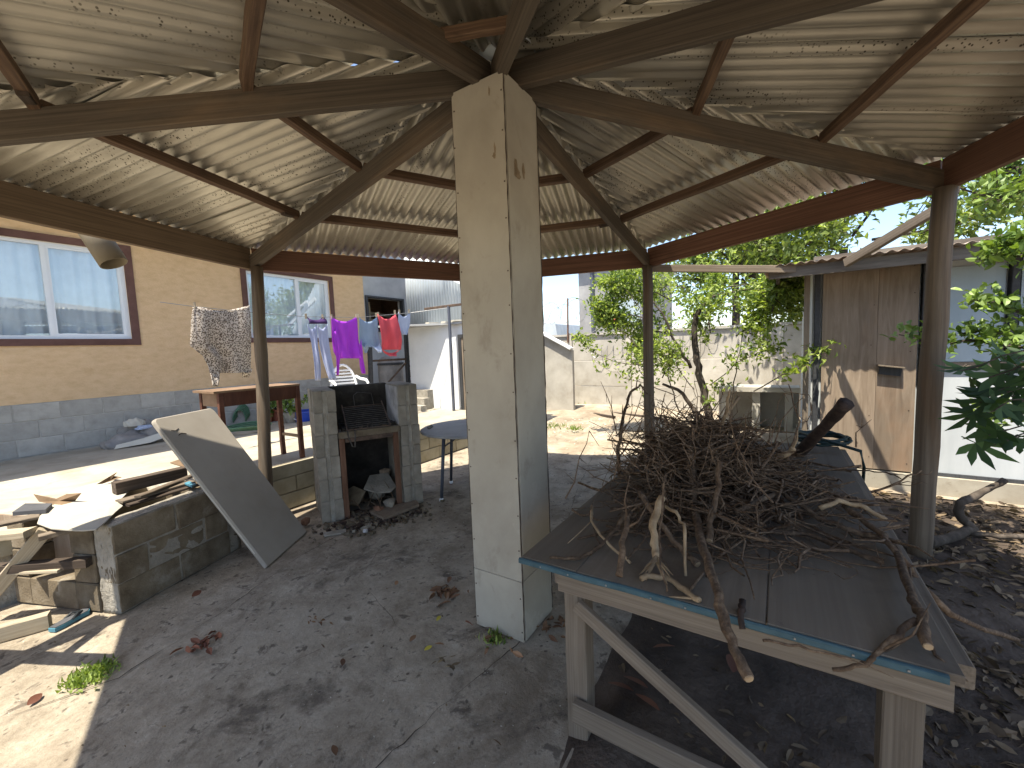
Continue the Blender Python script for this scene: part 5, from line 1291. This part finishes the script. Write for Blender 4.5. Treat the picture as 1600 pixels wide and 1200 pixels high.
branch('dead_branch', [at(1340, 775, X=2.9), at(1390, 760, X=2.9), at(1420, 745, X=2.9), at(1440, 735, X=2.9)], .007, .003, M_['bark'], 'thin forked twig reaching right towards the pole', 18, 5, tl=.14)
branch('dead_branch', [at(1280, 735, X=3.0), at(1350, 735, X=3.0), at(1385, 738, X=3.0), at(1408, 748, X=3.0)], .005, .003, M_['bark'], 'thin arched twig above the right edge of the bench', 19, 2)
branch('peeled_branch', [at(1280, 795, Z=T+.06), at(1310, 783, Z=T+.09), at(1345, 790, Z=T+.08), at(1385, 812, Z=T+.05)], .011, .008, M_['peeled'], 'pale curved branch at the right of the heap', 20, 1)
branch('dead_branch', [at(1220, 740, X=2.7), at(1240, 690, X=2.75), at(1250, 660, X=2.8), at(1232, 600, X=2.9)], .006, .003, M_['bark'], 'thin upright twig standing in front of the shed post', 21, 3)
branch('dead_branch', [at(1140, 1095, X=1.3), at(1330, 1055, X=1.2), at(1390, 1010, X=1.28), at(1425, 975, Z=T+.04), at(1390, 960, Z=T+.02), at(1360, 935, Z=T)], .004, .006, M_['bark'], 'thin wiry twig looping over the front edge at the right', 22, 1) if False else None
branch('dead_branch', [at(1300, 1052, X=tx0-.03), at(1350, 1035, X=tx0-.02), at(1395, 1000, Z=T+.02), at(1432, 970, Z=T+.04)], .005, .009, M_['bark'], 'thin wiry twig bending over the blue edge at the right', 22, 2)
branch('short_stick', [at(1158, 985, X=tx0-.03), at(1157, 955, X=tx0+.01), at(1160, 938, X=tx0+.05)], .008, .010, M_['charred'], 'short dark upright stick at the blue bench edge', 23, 0, 'stick')
branch('dead_branch', [at(1000, 905, Z=T), at(1040, 900, Z=T), at(1085, 935, Z=T-.0), at(1092, 938, Z=T)], .009, .010, M_['peeled'], 'pale stick lying along the blue bench edge', 24, 1)
branch('rooted_stick', [at(970, 900, Z=T+.02), at(972, 850, Z=T+.10), at(985, 800, Z=T+.16)], .012, .009, M_['bark'], 'upright stick with a frayed root foot at the bench front', 25, 2)
branch('dead_branch', [at(1040, 740, Z=T+.3), at(1030, 830, Z=T+.12), at(1034, 890, Z=T+.05), at(1042, 925, Z=T)], .004, .003, M_['bark'], 'thread-thin pale twig hanging before the peeled branch', 26, 0)
branch('dead_branch', [at(1190, 1000, Z=T), at(1250, 1010, Z=T), at(1330, 1030, Z=T)], .004, .003, M_['bark'], 'thin dark twig lying flat near the blue edge', 27, 1)
branch('dead_branch', [at(1072, 900, Z=T), at(1070, 830, Z=T+.12), at(1058, 800, Z=T+.16), at(1025, 785, Z=T+.12)], .005, .006, M_['peeled'], 'thin pale bowed twig under the peeled branch', 28, 1)
# the heap of twigs between them
tw = MB(); r = random.Random(77)
for k in range(1250):
    cx = r.gauss(2.48, .40); cy = r.gauss(.30, .26)
    if not (1.55 < cx < 3.6 and -.33 < cy < .76): continue
    hmax = .40*math.exp(-(((cx-2.50)/.5)**2+((cy-.36)/.36)**2)); z = T+r.uniform(0, 1)*hmax+.004
    a = r.uniform(0, 2*math.pi); big_ = k % 14 == 0; L = r.uniform(.45, .8) if big_ else r.uniform(.10, .42); inc = r.gauss(0, .28 if not big_ else .2)
    d = Vector((math.cos(a), math.sin(a), inc)).normalized()
    p0 = Vector((cx, cy, z))-d*L/2; p3 = Vector((cx, cy, z))+d*L/2
    P = gnarl([p0, p0.lerp(p3, .5)+rdir(r)*L*.08, p3], 2, .008, r)
    for q in P: q.z = max(q.z, T+.002)
    r0 = r.uniform(.005, .0085) if big_ else abs(r.gauss(.003, .002))+.0014; n = len(P)
    tw.tube(P, [r0*(1-.6*i/(n-1)) for i in range(n)], 4, cap=False)
    if r.random() < .6:
        i = r.randrange(1, n-1); q = P[i]+rdir(r, .2)*r.uniform(.05, .14); q.z = max(q.z, T); tw.tube([P[i], q], [r0*.6, r0*.2], 4, cap=False)
stuff(tag(tw.obj('twig_heap', M_['bark'], smooth=True), 'tangled heap of dry twigs piled on the workbench', 'twigs'))
tw = MB()
for k in range(190):
    cx = r.gauss(2.45, .3); cy = r.gauss(.46, .2); z = T+r.uniform(.05, .3)
    if not cy < .8: continue
    d = rdir(r, 1.1); d.z = abs(d.z); L = r.uniform(.12, .34); p0 = Vector((cx, cy, z)); P = gnarl([p0, p0+d*L*.5+rdir(r)*.03, p0+d*L], 2, .008, r)
    tw.tube(P, [.004-.0028*i/(len(P)-1) for i in range(len(P))], 4, cap=False)
    for _ in range(3):
        i = r.randrange(1, len(P)); tw.tube([P[i], P[i]+rdir(r, .3)*r.uniform(.03, .1)], [.0025, .001], 3, cap=False)
stuff(tag(tw.obj('thorn_twigs', M_['bark']), 'fine thorny twigs bristling up from the heap', 'twigs'))
# hose and green net at the back of the bench
mb = MB(); c = at(1285, 690, Z=T+.03); pts = []
for i in range(110):
    a = i*.3; pts.append(c+Vector((.15*math.cos(a)*(1+.12*math.sin(i*.37)), .15*math.sin(a)*(1+.1*math.sin(i*.23)), .004+.008*math.sin(i*1.1)+i*.0004)))
pts += [at(1345, 705, Z=T+.1), at(1350, 730, Z=T-.05), at(1348, 760, Z=.5), at(1350, 790, Z=.3)]
mb.tube(pts, .010, 6); tag(mb.obj('teal_hose', M_['hose_teal'], smooth=True), 'coiled dark teal hose at the far end of the workbench', 'hose')

# ------------------------------------------------------------------ vegetation
def grow(r, tubes, tips, p, d, L, rad, depth, spread=.7, up=.15, nseg=4, kids=(2, 4)):
    P = [Vector(p)]; dd = Vector(d).normalized()
    for k in range(nseg):
        dd = (dd+rdir(r)*.22+Vector((0, 0, up*.3))).normalized(); P.append(P[-1]+dd*L/nseg)
    tubes.append((P, [rad*(1-.45*i/nseg) for i in range(nseg+1)]))
    if depth == 0:
        tips.append(P); return
    for k in range(r.randint(*kids)):
        i = r.randint(1, nseg); nd = (dd+rdir(r)*spread+Vector((0, 0, up))).normalized()
        grow(r, tubes, tips, P[i], nd, L*r.uniform(.55, .8), rad*.55, depth-1, spread, up, nseg, kids)
    tips.append(P[-2:])
def tree(name, label, limbs, trunk_pts, tr, leafm, nleaf, lsize, depth=2, seed=0, group=None, spread=.8, up=.15, clump=.09, keep=None, cat='tree'):
    r = random.Random(seed); t = thing(name, label, cat, trunk_pts[0][0] if trunk_pts else limbs[0][0], group)
    tubes = []; tips = []
    mbt = MB()
    for pts, r0, r1 in trunk_pts and [(tp_[0:-2], tp_[-2], tp_[-1]) for tp_ in trunk_pts]:
        P = gnarl(list(pts), 4, .012, r); mbt.tube(P, [r0+(r1-r0)*i/(len(P)-1) for i in range(len(P))], 9)
    mbt.obj('trunk', M_['trunk'], t, smooth=True)
    for (p, d, L, rad) in limbs: grow(r, tubes, tips, p, d, L, rad, depth, spread, up)
    mb = MB()
    for P, R in tubes: mb.tube(P, R, 5, cap=False)
    if mb.v: stuff(mb.obj('branches', M_['trunk'], t, smooth=True))
    lf = MB(); k = 0; 
    while k < nleaf:
        P = r.choice(tips); i = r.randrange(0, len(P)-1); p = P[i].lerp(P[i+1], r.random())+Vector((r.gauss(0, clump), r.gauss(0, clump), r.gauss(0, clump)))
        k += 1
        if keep and not keep(p): continue
        d = rdir(r, .25); L = lsize*r.uniform(.7, 1.25); leaf_geo(lf, p, d, rdir(r, 1.5), L, L*r.uniform(.42, .58))
    stuff(lf.obj('crown', leafm, t)); return t
TX = 6.9
tp1 = [at(1112, 705, X=TX), at(1108, 640, X=TX), at(1092, 585, X=TX), at(1085, 540, X=TX), at(1086, 500, X=TX), at(1098, 475, X=TX)]
tp1[0].z = -.05
tp2 = [at(1097, 680, X=TX-.1), at(1085, 640, X=TX-.15), at(1060, 610, X=TX-.2), at(1035, 600, X=TX-.3)]; tp2[0].z = -.05
tp3 = [at(1080, 575, X=TX), at(1058, 540, X=TX-.1), at(1040, 500, X=TX-.2), at(1020, 470, X=TX-.2)]
tp4 = [at(1098, 478, X=TX), at(1120, 460, X=TX+.1), at(1160, 455, X=TX+.1), at(1200, 450, X=TX+.1)]
limbs = []
r = random.Random(5)
for (px, py, dx, L) in ((1060, 560, .4, .5), (1040, 520, .4, .5), (1020, 500, .3, .5), (1000, 540, .5, .5), (980, 500, .4, .45), (960, 470, .3, .45), (1000, 455, .2, .5), (950, 520, .3, .4), (935, 490, .2, .35), (1085, 500, .2, .5), (1098, 478, 0, .5),
        (1070, 450, .2, .5), (1110, 520, -.2, .45), (1140, 480, -.3, .5), (1180, 460, -.3, .5), (1205, 490, -.2, .4), (1150, 525, -.3, .4), (1225, 470, 0, .35), (1050, 470, .2, .5), (1130, 450, -.1, .5), (1035, 590, .5, .35), (1180, 520, 0, .35), (1025, 560, .4, .4)):
    p = at(px, py, X=TX+r.uniform(-.2, .2)); limbs.append((p, (r.uniform(-.5, .5), dx+r.uniform(-.5, .5), .25), L, .012))
tree('lemon_tree', 'leafy lemon tree with a crooked double trunk behind the branch heap', limbs, [(*tp1, .062, .036), (*tp2, .04, .018), (*tp3, .026, .011), (*tp4, .022, .01), (Vector((TX-.2, .75, -.05)), at(1060, 640, X=TX-.3), at(1045, 590, X=TX-.35), at(1050, 540, X=TX-.4), .014, .006), (Vector((TX-.3, .95, -.05)), at(1030, 650, X=TX-.4), at(1012, 600, X=TX-.4), at(990, 560, X=TX-.45), .012, .004), (Vector((TX-.1, .6, -.05)), at(1140, 640, X=TX-.2), at(1150, 580, X=TX-.2), at(1160, 520, X=TX-.1), .012, .005)], None, M_['lemon_leaf'], 9500, .08, 2, 11, spread=1.0, up=-.02, clump=.09)
# loose leafy sprays of the lemon tree reaching left and right
def spray(name, label, pts, nleaf, lsize, m, seed, rad=.008, group=None, clump=.05, cat='branch'):
    r = random.Random(seed); t = thing(name, label, cat, pts[0], group); mb = MB(); P = gnarl(pts, 3, .012, r); mb.tube(P, [rad*(1-.7*i/(len(P)-1)) for i in range(len(P))], 5)
    tips = [P]
    for k in range(len(P)//2+2):
        i = r.randrange(2, len(P)); e = P[i]+rdir(r, .3)*r.uniform(.1, .25); mb.tube([P[i], e], [rad*.4, rad*.2], 4); tips.append([P[i], e])
    mb.obj('stem', M_['trunk'], t); lf = MB()
    for k in range(nleaf):
        Q = r.choice(tips); i = r.randrange(0, len(Q)-1) if Q is not P else r.randrange(len(P)//3, len(P)-1)
        p = Q[i].lerp(Q[i+1], r.random())+Vector((r.gauss(0, clump), r.gauss(0, clump), r.gauss(0, clump)*.8)); L = lsize*r.uniform(.7, 1.2)
        leaf_geo(lf, p, rdir(r, .3), rdir(r, 1.5), L, L*.5)
    stuff(lf.obj('leaves', m, t)); return t
spray('lemon_spray', 'pale green leafy spray left of the middle gazebo post', [at(1000, 545, X=6.6), at(950, 500, X=6.6), at(920, 465, X=6.6)], 190, .085, M_['lemon_leaf'], 1)
spray('lemon_spray', 'low leafy spray reaching left in front of the yard wall', [at(1005, 570, X=6.6), at(960, 565, X=6.6), at(920, 545, X=6.6), at(905, 530, X=6.6)], 150, .085, M_['lemon_leaf'], 2)
spray('lemon_spray', 'bright leafy twig in front of the shed corner', [at(1180, 610, X=5.7), at(1225, 585, X=5.5), at(1262, 565, X=5.42), at(1300, 540, X=5.36)], 110, .085, M_['lemon_leaf'], 3, clump=.03)
spray('lemon_spray', 'upper leafy spray against the neighbouring house', [at(1000, 480, X=6.6), at(975, 450, X=6.6), at(945, 440, X=6.6)], 170, .085, M_['lemon_leaf'], 4)
spray('lemon_spray', 'lowest leafy twig left of the middle gazebo post', [at(1060, 620, X=6.5), at(1010, 600, X=6.45), at(975, 590, X=6.4), at(945, 575, X=6.4)], 130, .08, M_['lemon_leaf'], 8, clump=.07)
spray('lemon_spray', 'leafy twig just right of the middle gazebo post', [at(1085, 610, X=6.5), at(1060, 575, X=6.45), at(1045, 545, X=6.4), at(1035, 520, X=6.4)], 200, .08, M_['lemon_leaf'], 9, clump=.09)
spray('lemon_spray', 'leafy twig in front of the wall between tree trunk and shed', [at(1110, 600, X=6.6), at(1150, 570, X=6.6), at(1185, 550, X=6.5), at(1215, 545, X=6.5)], 190, .08, M_['lemon_leaf'], 10, clump=.09)
spray('lemon_spray', 'small green shoot low on the tree trunk', [at(1108, 640, X=6.8), at(1115, 620, X=6.7), at(1120, 600, X=6.65)], 60, .08, M_['lemon_leaf'], 12, clump=.04)
# taller trees behind the shed
def bigtree(name, label, c, rad3, n, lsize, m, seed, h0=0, trunk=.12):
    r = random.Random(seed); limbs = []; c = Vector(c)
    for k in range(16):
        d = rdir(r, .25); limbs.append((c+Vector((d.x*rad3[0]*.2, d.y*rad3[1]*.2, d.z*rad3[2]*.2)), (d.x*rad3[0], d.y*rad3[1], d.z*rad3[2]), max(rad3)*r.uniform(.45, .8), .03))
    return tree(name, label, limbs, [(Vector((c.x, c.y, h0)), Vector((c.x+.1, c.y, c.z*.5)), c, trunk, trunk*.6)], None, m, n, lsize, 2, seed, spread=.9, up=.05, clump=.16)
c = at(1300, 360, X=11.0); bigtree('shade_tree', 'dense green tree spreading above the shed roof behind the gazebo', (11.0, c.y-.2, 3.35), (1.3, 2.3, 1.0), 10000, .14, M_['tree_leaf'], 21)
c = at(1150, 400, X=11.2); bigtree('shade_tree', 'green tree top between the middle gazebo post and shed', (11.2, c.y, 3.1), (1.2, 1.5, .9), 6000, .13, M_['tree_leaf'], 22)
c = at(1575, 300, X=8.6); bigtree('shade_tree', 'light green tree top at the upper right picture corner', (8.6, c.y-.3, 3.6), (.9, 1.0, 1.0), 5000, .12, M_['shrub_leaf'], 23)
# shrub at the right edge: single leaves
def leaf_mesh(L, W, m, lobes=0, seed=0):
    mb = MB()
    if not lobes:
        n = 4; vs = []; fs = []
        for i in range(n+1):
            t = i/n; w = W/2*math.sin(math.pi*min(1, t*.92+.04))**.8; z = -.12*L*t*t
            vs += [(t*L, -w, z+.18*w), (t*L, 0, z), (t*L, w, z+.18*w)]
            if i: o = 3*(i-1); fs += [(o, o+3, o+4, o+1), (o+1, o+4, o+5, o+2)]
        mb.add(vs, fs)
    else:
        vs = []; fs = []
        for q in range(lobes):
            a = math.radians(-105+210*q/(lobes-1)); l = L*(1-.35*abs(q-(lobes-1)/2)/(lobes/2)); w = W*.085; ca, sa = math.cos(a), math.sin(a); b = len(vs)
            for (x, y, z) in ((0, 0, 0), (.25*l, -w*.7, .004), (.3*l, 0, 0), (.25*l, w*.7, .004), (.6*l, -w, -.03*l), (.6*l, 0, -.05*l), (.6*l, w, -.03*l), (l, 0, -.28*l)):
                vs.append((x*ca-y*sa, x*sa+y*ca, z))
            fs += [(b, b+1, b+2), (b, b+2, b+3), (b+1, b+4, b+5, b+2), (b+2, b+5, b+6, b+3), (b+4, b+7, b+5), (b+5, b+7, b+6)]
        b = len(vs); vs += [(-.35*L, .004, .02), (-.35*L, -.004, .02), (.0, -.003, .001), (.0, .003, .001)]; fs.append((b, b+1, b+2, b+3))
        mb.add(vs, fs)
    me = mb.mesh('leaf', smooth=True); me.materials.append(m); return me
LM_ = [leaf_mesh(.075, .036, M_['shrub_leaf'], seed=s) for s in range(1)]+[leaf_mesh(.06, .03, M_['shrub_leaf'])]
sb = thing('shrub', 'light green glossy-leaved shrub reaching in from the right edge', 'shrub', (4.6, -2.2, 0))
r = random.Random(31); st = MB(); nlv = 0
SXp = 4.35
shrub_arms = []
arms = [[(1660, 600), (1600, 545), (1545, 535), (1480, 535), (1405, 523)], [(1660, 500), (1600, 490), (1560, 470), (1515, 470)], [(1660, 430), (1600, 400), (1570, 390), (1530, 405)], [(1650, 560), (1590, 525), (1530, 515), (1500, 520)],
        [(1660, 380), (1620, 370), (1580, 375), (1555, 400)], [(1660, 640), (1600, 640), (1560, 650), (1530, 640)]]
base = Vector((SXp+.1, at(1680, 700, X=SXp).y, 0))
for ai, A in enumerate(arms):
    P = gnarl([base]+[at(x, y, X=SXp+r.uniform(-.12, .12)) for x, y in A], 4, .012, r); st.tube(P, [.016-.012*i/(len(P)-1) for i in range(len(P))], 5); shrub_arms.append(P)
    for k in range(50):
        i = r.randrange(6, len(P)-1); p = P[i].lerp(P[i+1], r.random())
        q = p+rdir(r, .35)*r.uniform(.0, .09); d = rdir(r, .5); x = d; y = x.cross(rdir(r)).normalized(); z = x.cross(y)
        if z.z < 0: z = -z; y = -y
        M = Matrix((x, y, z)).transposed().to_4x4(); M.translation = q; link('leaf', r.choice(LM_), None, sb, M @ Matrix.Scale(r.uniform(.7, 1.15), 4))
st.obj('stems', M_['trunk'], sb)
ex_ = MB()
for P in shrub_arms:
    for k in range(170):
        i = r.randrange(5, len(P)-1); p = P[i].lerp(P[i+1], r.random())+rdir(r, .3)*r.uniform(0, .12); l_ = r.uniform(.045, .075)
        leaf6(ex_, p, rdir(r, .5), rdir(r, 1.5), l_, l_*.5)
stuff(ex_.obj('foliage', M_['shrub_leaf'], sb))
# dark lobed plant below it, nearer
dp = thing('lobed_plant', 'dark plant with large deeply lobed leaves at the right edge', 'plant', (3.3, -1.75, 0))
DL = [leaf_mesh(.20, .27, M_['dark_leaf'], 7), leaf_mesh(.16, .24, M_['dark_leaf'], 6)]
DX = 3.55; st = MB(); dbase = Vector((DX+.25, at(1760, 760, X=DX).y, 0))
for (px, py) in ((1500, 580), (1520, 605), (1545, 590), (1570, 560), (1590, 600), (1555, 640), (1590, 650), (1530, 630), (1570, 690), (1590, 560), (1600, 700), (1580, 620), (1610, 575), (1545, 680), (1510, 655), (1600, 640), (1560, 610), (1620, 680), (1575, 585), (1540, 700)):
    q = at(px, py, X=DX+r.uniform(-.2, .25)); d = Vector((-.5+r.gauss(0, .45), .4+r.gauss(0, .7), -.7+r.gauss(0, .35))).normalized()
    y = d.cross(Vector((-.6+r.gauss(0, .4), .1+r.gauss(0, .4), .6))).normalized(); z = d.cross(y)
    M = Matrix((d, y, z)).transposed().to_4x4(); M.translation = q-d*.05; link('leaf', r.choice(DL), None, dp, M @ Matrix.Scale(r.uniform(.75, 1.15), 4))
    st.tube(gnarl([dbase, Vector((dbase.x, dbase.y, q.z*.8)), Vector((q.x+.05, q.y-.25, q.z+.12)), q], 3, .008, r), .004, 4)
st.obj('stems', M_['trunk'], dp)
# small bush and weeds beyond the column
def tuft(name, label, c, n, h, m, seed, spread=.12, cat='weed', wd=.012):
    r = random.Random(seed); mb = MB()
    for k in range(n):
        p = Vector(c)+Vector((r.gauss(0, spread*.5), r.gauss(0, spread*.5), 0)); d = rdir(r, 1.2); d.z = abs(d.z)+.15
        leaf_geo(mb, p, d, rdir(r), h*r.uniform(.5, 1.1), wd*r.uniform(.7, 1.5), .2, .35)
    return stuff(tag(mb.obj(name, m), label, cat))
tuft('weed_tuft', 'bright green weed tuft on the sunlit floor at lower left', at(142, 1056, Z=0), 380, .042, M_['grass'], 1, .085, wd=.012)
tuft('weed_tuft', 'small dark weed tuft at the foot of the column', at(775, 1000, Z=0), 60, .055, M_['tree_leaf'], 2, .05)
tuft('weed_tuft', 'small green weed on the far sunny dirt', at(898, 672, Z=.03), 60, .13, M_['grass'], 3, .12)
tuft('weed_tuft', 'patchy weeds on the dirt right of the column', at(862, 668, Z=.03), 120, .10, M_['tree_leaf'], 4, .3)
tuft('weed_tuft', 'weeds at the foot of the yard wall', at(910, 632, Z=.03), 70, .16, M_['grass'], 5, .3)
bc = at(866, 628, X=9.0); spray('low_bush', 'low bright bush just right of the column beyond the yard', [Vector((9.0, bc.y, 0)), Vector((9.0, bc.y, .3)), Vector((8.95, bc.y-.05, .55))], 170, .10, M_['grass'], 6, clump=.13, cat='bush')
bc = at(848, 595, X=9.0); spray('low_bush', 'taller thin bush half hidden by the column', [Vector((9.0, bc.y, 0)), Vector((9.0, bc.y, .5)), Vector((9.0, bc.y-.05, 1.0))], 90, .10, M_['grass'], 7, clump=.1, cat='bush')
# curved limb lying on the right
branch('fallen_limb', [at(1452, 848, Z=.06), at(1490, 838, Z=.07), at(1520, 825, Z=.1), at(1498, 805, Z=.2), at(1500, 785, Z=.3), at(1535, 770, Z=.35), at(1570, 750, Z=.45)], .035, .022, M_['trunk'], 'pale curved limb lying beside the right gazebo post', 41, 0, 'limb')
branch('fallen_limb', [at(1515, 832, Z=.06), at(1560, 838, Z=.06), at(1640, 840, Z=.06)], .02, .016, M_['trunk'], 'straight grey limb lying on the leaf litter at right', 42, 0, 'limb')

# concrete bench behind the tree, low garden blocks
bn = thing('garden_bench', 'low pale slab bench in dappled shade behind the lemon tree', 'bench', (8.4, .3, 0))
y0, y1 = at(1120, 610, X=8.4).y, at(1250, 610, X=8.4).y
mb = MB(); mb.box2((8.2, y1, .66), (8.7, y0, .74)); mb.obj('slab', M_['fence_panel'], bn)
for y in (y0-.15, y1+.15, (y0+y1)/2): mb = MB(); mb.box2((8.28, y-.06, -.05), (8.62, y+.06, .659)); mb.obj('support', M_['fence_panel'], bn)
mb = MB(); mb.box2((8.68, y1, -.05), (8.72, y0, .655)); mb.obj('back_board', M_['fence_panel'], bn)
pbeam('old_plank', (960, 603), (1010, 606), .45, .45, .08, .02, M_['pale_timber'], 'short pale plank fixed low on the yard wall')
for (a, b, l) in (((955, 645), (1040, 655), 'dark timber lying on the sunny dirt before the yard wall'), ((885, 640), (960, 652), 'thin fallen stick on the sunny dirt right of the column')):
    pbeam('fallen_timber', a, b, .06, .06, .07, .05, M_['dark_timber'], l)

# ------------------------------------------------------------------ leaves and small litter
def litter(name, n, area, L, m, label, seed, z=0.0, lift=.01, cat='leaves', curl=.5):
    r = random.Random(seed); mb = MB()
    for k in range(n):
        x, y = area(r)
        a = r.uniform(0, 6.28); d = Vector((math.cos(a), math.sin(a), r.gauss(0, .15))); l = L*r.uniform(.5, 1.3)
        leaf6(mb, (x, y, z+r.uniform(.2, 1)*lift+.006), d, (r.gauss(0, .5), r.gauss(0, .5), 1), l, l*r.uniform(.28, .5), curl*r.uniform(-.3, 1), r.uniform(-.5, 1.2))
    return stuff(tag(mb.obj(name, m), label, cat))
litter('leaf_litter', 3600, lambda r: (r.uniform(2.2, 5.3), r.uniform(-3.4, -.5)), .075, M_['litter_leaf'], 'brown leaf litter covering the ground right of the workbench', 1, 0, .03)
litter('leaf_litter', 420, lambda r: (r.uniform(1.45, 3.6), r.uniform(-.8, .6)), .055, M_['litter_leaf'], 'scattered dead leaves on the soil under the workbench', 2, 0, .02)
litter('leaf_litter', 1000, lambda r: (r.uniform(1.3, 3.0), r.uniform(-2.6, -.45)), .07, M_['litter_leaf'], 'dead leaves on the dark soil at lower right', 3, 0, .03)
litter('gravel_grit', 900, lambda r: (r.gauss(8.4, 1.2), r.gauss(3.0, 1.3)), .05, M_['cement_sheet'], 'pale gravel grit on the sunny dirt beyond the yard floor', 4, .02, .03, 'gravel', .1)
litter('floor_crumbs', 420, lambda r: (r.uniform(.3, 4.5), r.uniform(.5, 4.0)), .016, M_['litter_leaf'], 'tiny crumbs of dirt and leaf strewn over the shaded floor', 5, 0, .004, 'dirt')
litter('floor_grit', 1500, lambda r: (r.uniform(.2, 5.2), r.uniform(.7, 4.1)), .007, M_['cement_sheet'], 'fine pale grit scattered over the concrete yard floor', 6, 0, .003, 'grit', .1)
def clump(label, px, py, n, spr, L, m, seed):
    c = at(px, py, Z=0); r = random.Random(seed); mb = MB()
    for k in range(n):
        a = r.uniform(0, 6.28); p = c+Vector((r.gauss(0, spr), r.gauss(0, spr), .006+r.uniform(0, .015))); l = L*r.uniform(.6, 1.2)
        leaf6(mb, p, (math.cos(a), math.sin(a), r.gauss(.1, .2)), (r.gauss(0, .6), r.gauss(0, .6), 1), l, l*r.uniform(.25, .5), r.uniform(0, .6), r.uniform(-.5, 1))
    return stuff(tag(mb.obj('leaf_clump', m), label, 'leaves'))
clump('clump of red-brown dry leaves on the shaded floor at left', 322, 1006, 26, .03, .06, M_['red_leaf'], 1)
clump('clump of dry leaves and fluff left of the column foot', 695, 932, 26, .055, .07, M_['dry_leaf'], 2)
clump('few curled tan leaves before the column foot', 700, 1035, 8, .025, .05, M_['litter_leaf'], 3)
clump('small dark leaf crumbs near the middle of the floor', 498, 975, 10, .03, .035, M_['dry_leaf'], 4)
clump('dry leaves gathered against the column base', 775, 1008, 14, .05, .05, M_['dry_leaf'], 5)
clump('dry leaves right of the column base', 868, 985, 16, .05, .06, M_['dry_leaf'], 6)
BIG = leaf_mesh(.065, .04, M_['red_leaf']); BIG2 = leaf_mesh(.05, .026, M_['dry_leaf']); BIG3 = leaf_mesh(.045, .022, M_['yellow_leaf']); BIG4 = leaf_mesh(.11, .06, M_['red_leaf'])
def single(mesh_, px, py, label, a, tilt=.3, z=.012, group=None):
    M = Matrix.Translation(at(px, py, Z=z)) @ rotz(a) @ Matrix.Rotation(tilt, 4, 'X') @ Matrix.Rotation(-.15, 4, 'Y')
    return tag(link('dry_leaf', mesh_, None, None, M), label, 'leaf', group)
single(BIG, 300, 932, 'single reddish leaf on the floor beside the block enclosure', .4, .6, .03)
single(BIG, 740, 978, 'reddish leaf leaning on the left foot of the column', 1.5, 1.0, .03)
single(BIG3, 682, 970, 'small yellow leaf on the floor left of the column', .2)
single(BIG3, 663, 1016, 'pale green-yellow leaf lying flat before the column', -.3)
single(BIG2, 618, 914, 'thin dark curled leaf on the middle of the floor', .6)
single(BIG2, 506, 1012, 'narrow brown leaf standing near the long crack', 1.4, .9)
single(BIG2, 535, 1040, 'small brown leaf pair left of centre on the floor', .9)
single(BIG2, 525, 1180, 'brown sliver leaf at the bottom edge of the floor', 1.2)
single(BIG2, 783, 1165, 'dark rolled leaf at the bottom centre of the floor', 1.5, .8)
single(BIG2, 640, 1002, 'small rust coloured leaf before the column at left', .1)
single(BIG2, 694, 1007, 'rust leaf just before the column foot', 2.0)
single(BIG, 43, 1102, 'small brown leaf on the sunlit floor at lower left', .7, .5)
for (px, py, a, l) in ((990, 1080, 1.7, 'upright'), (1012, 1075, 1.5, 'darker'), (1030, 1110, 1.3, 'largest'), (1055, 1010, 2.2, 'farther'), (1145, 1050, .2, 'broad flat')):
    single(BIG4, px, py, l+' red-brown curled leaf on the soil under the workbench', a, .45, .04)
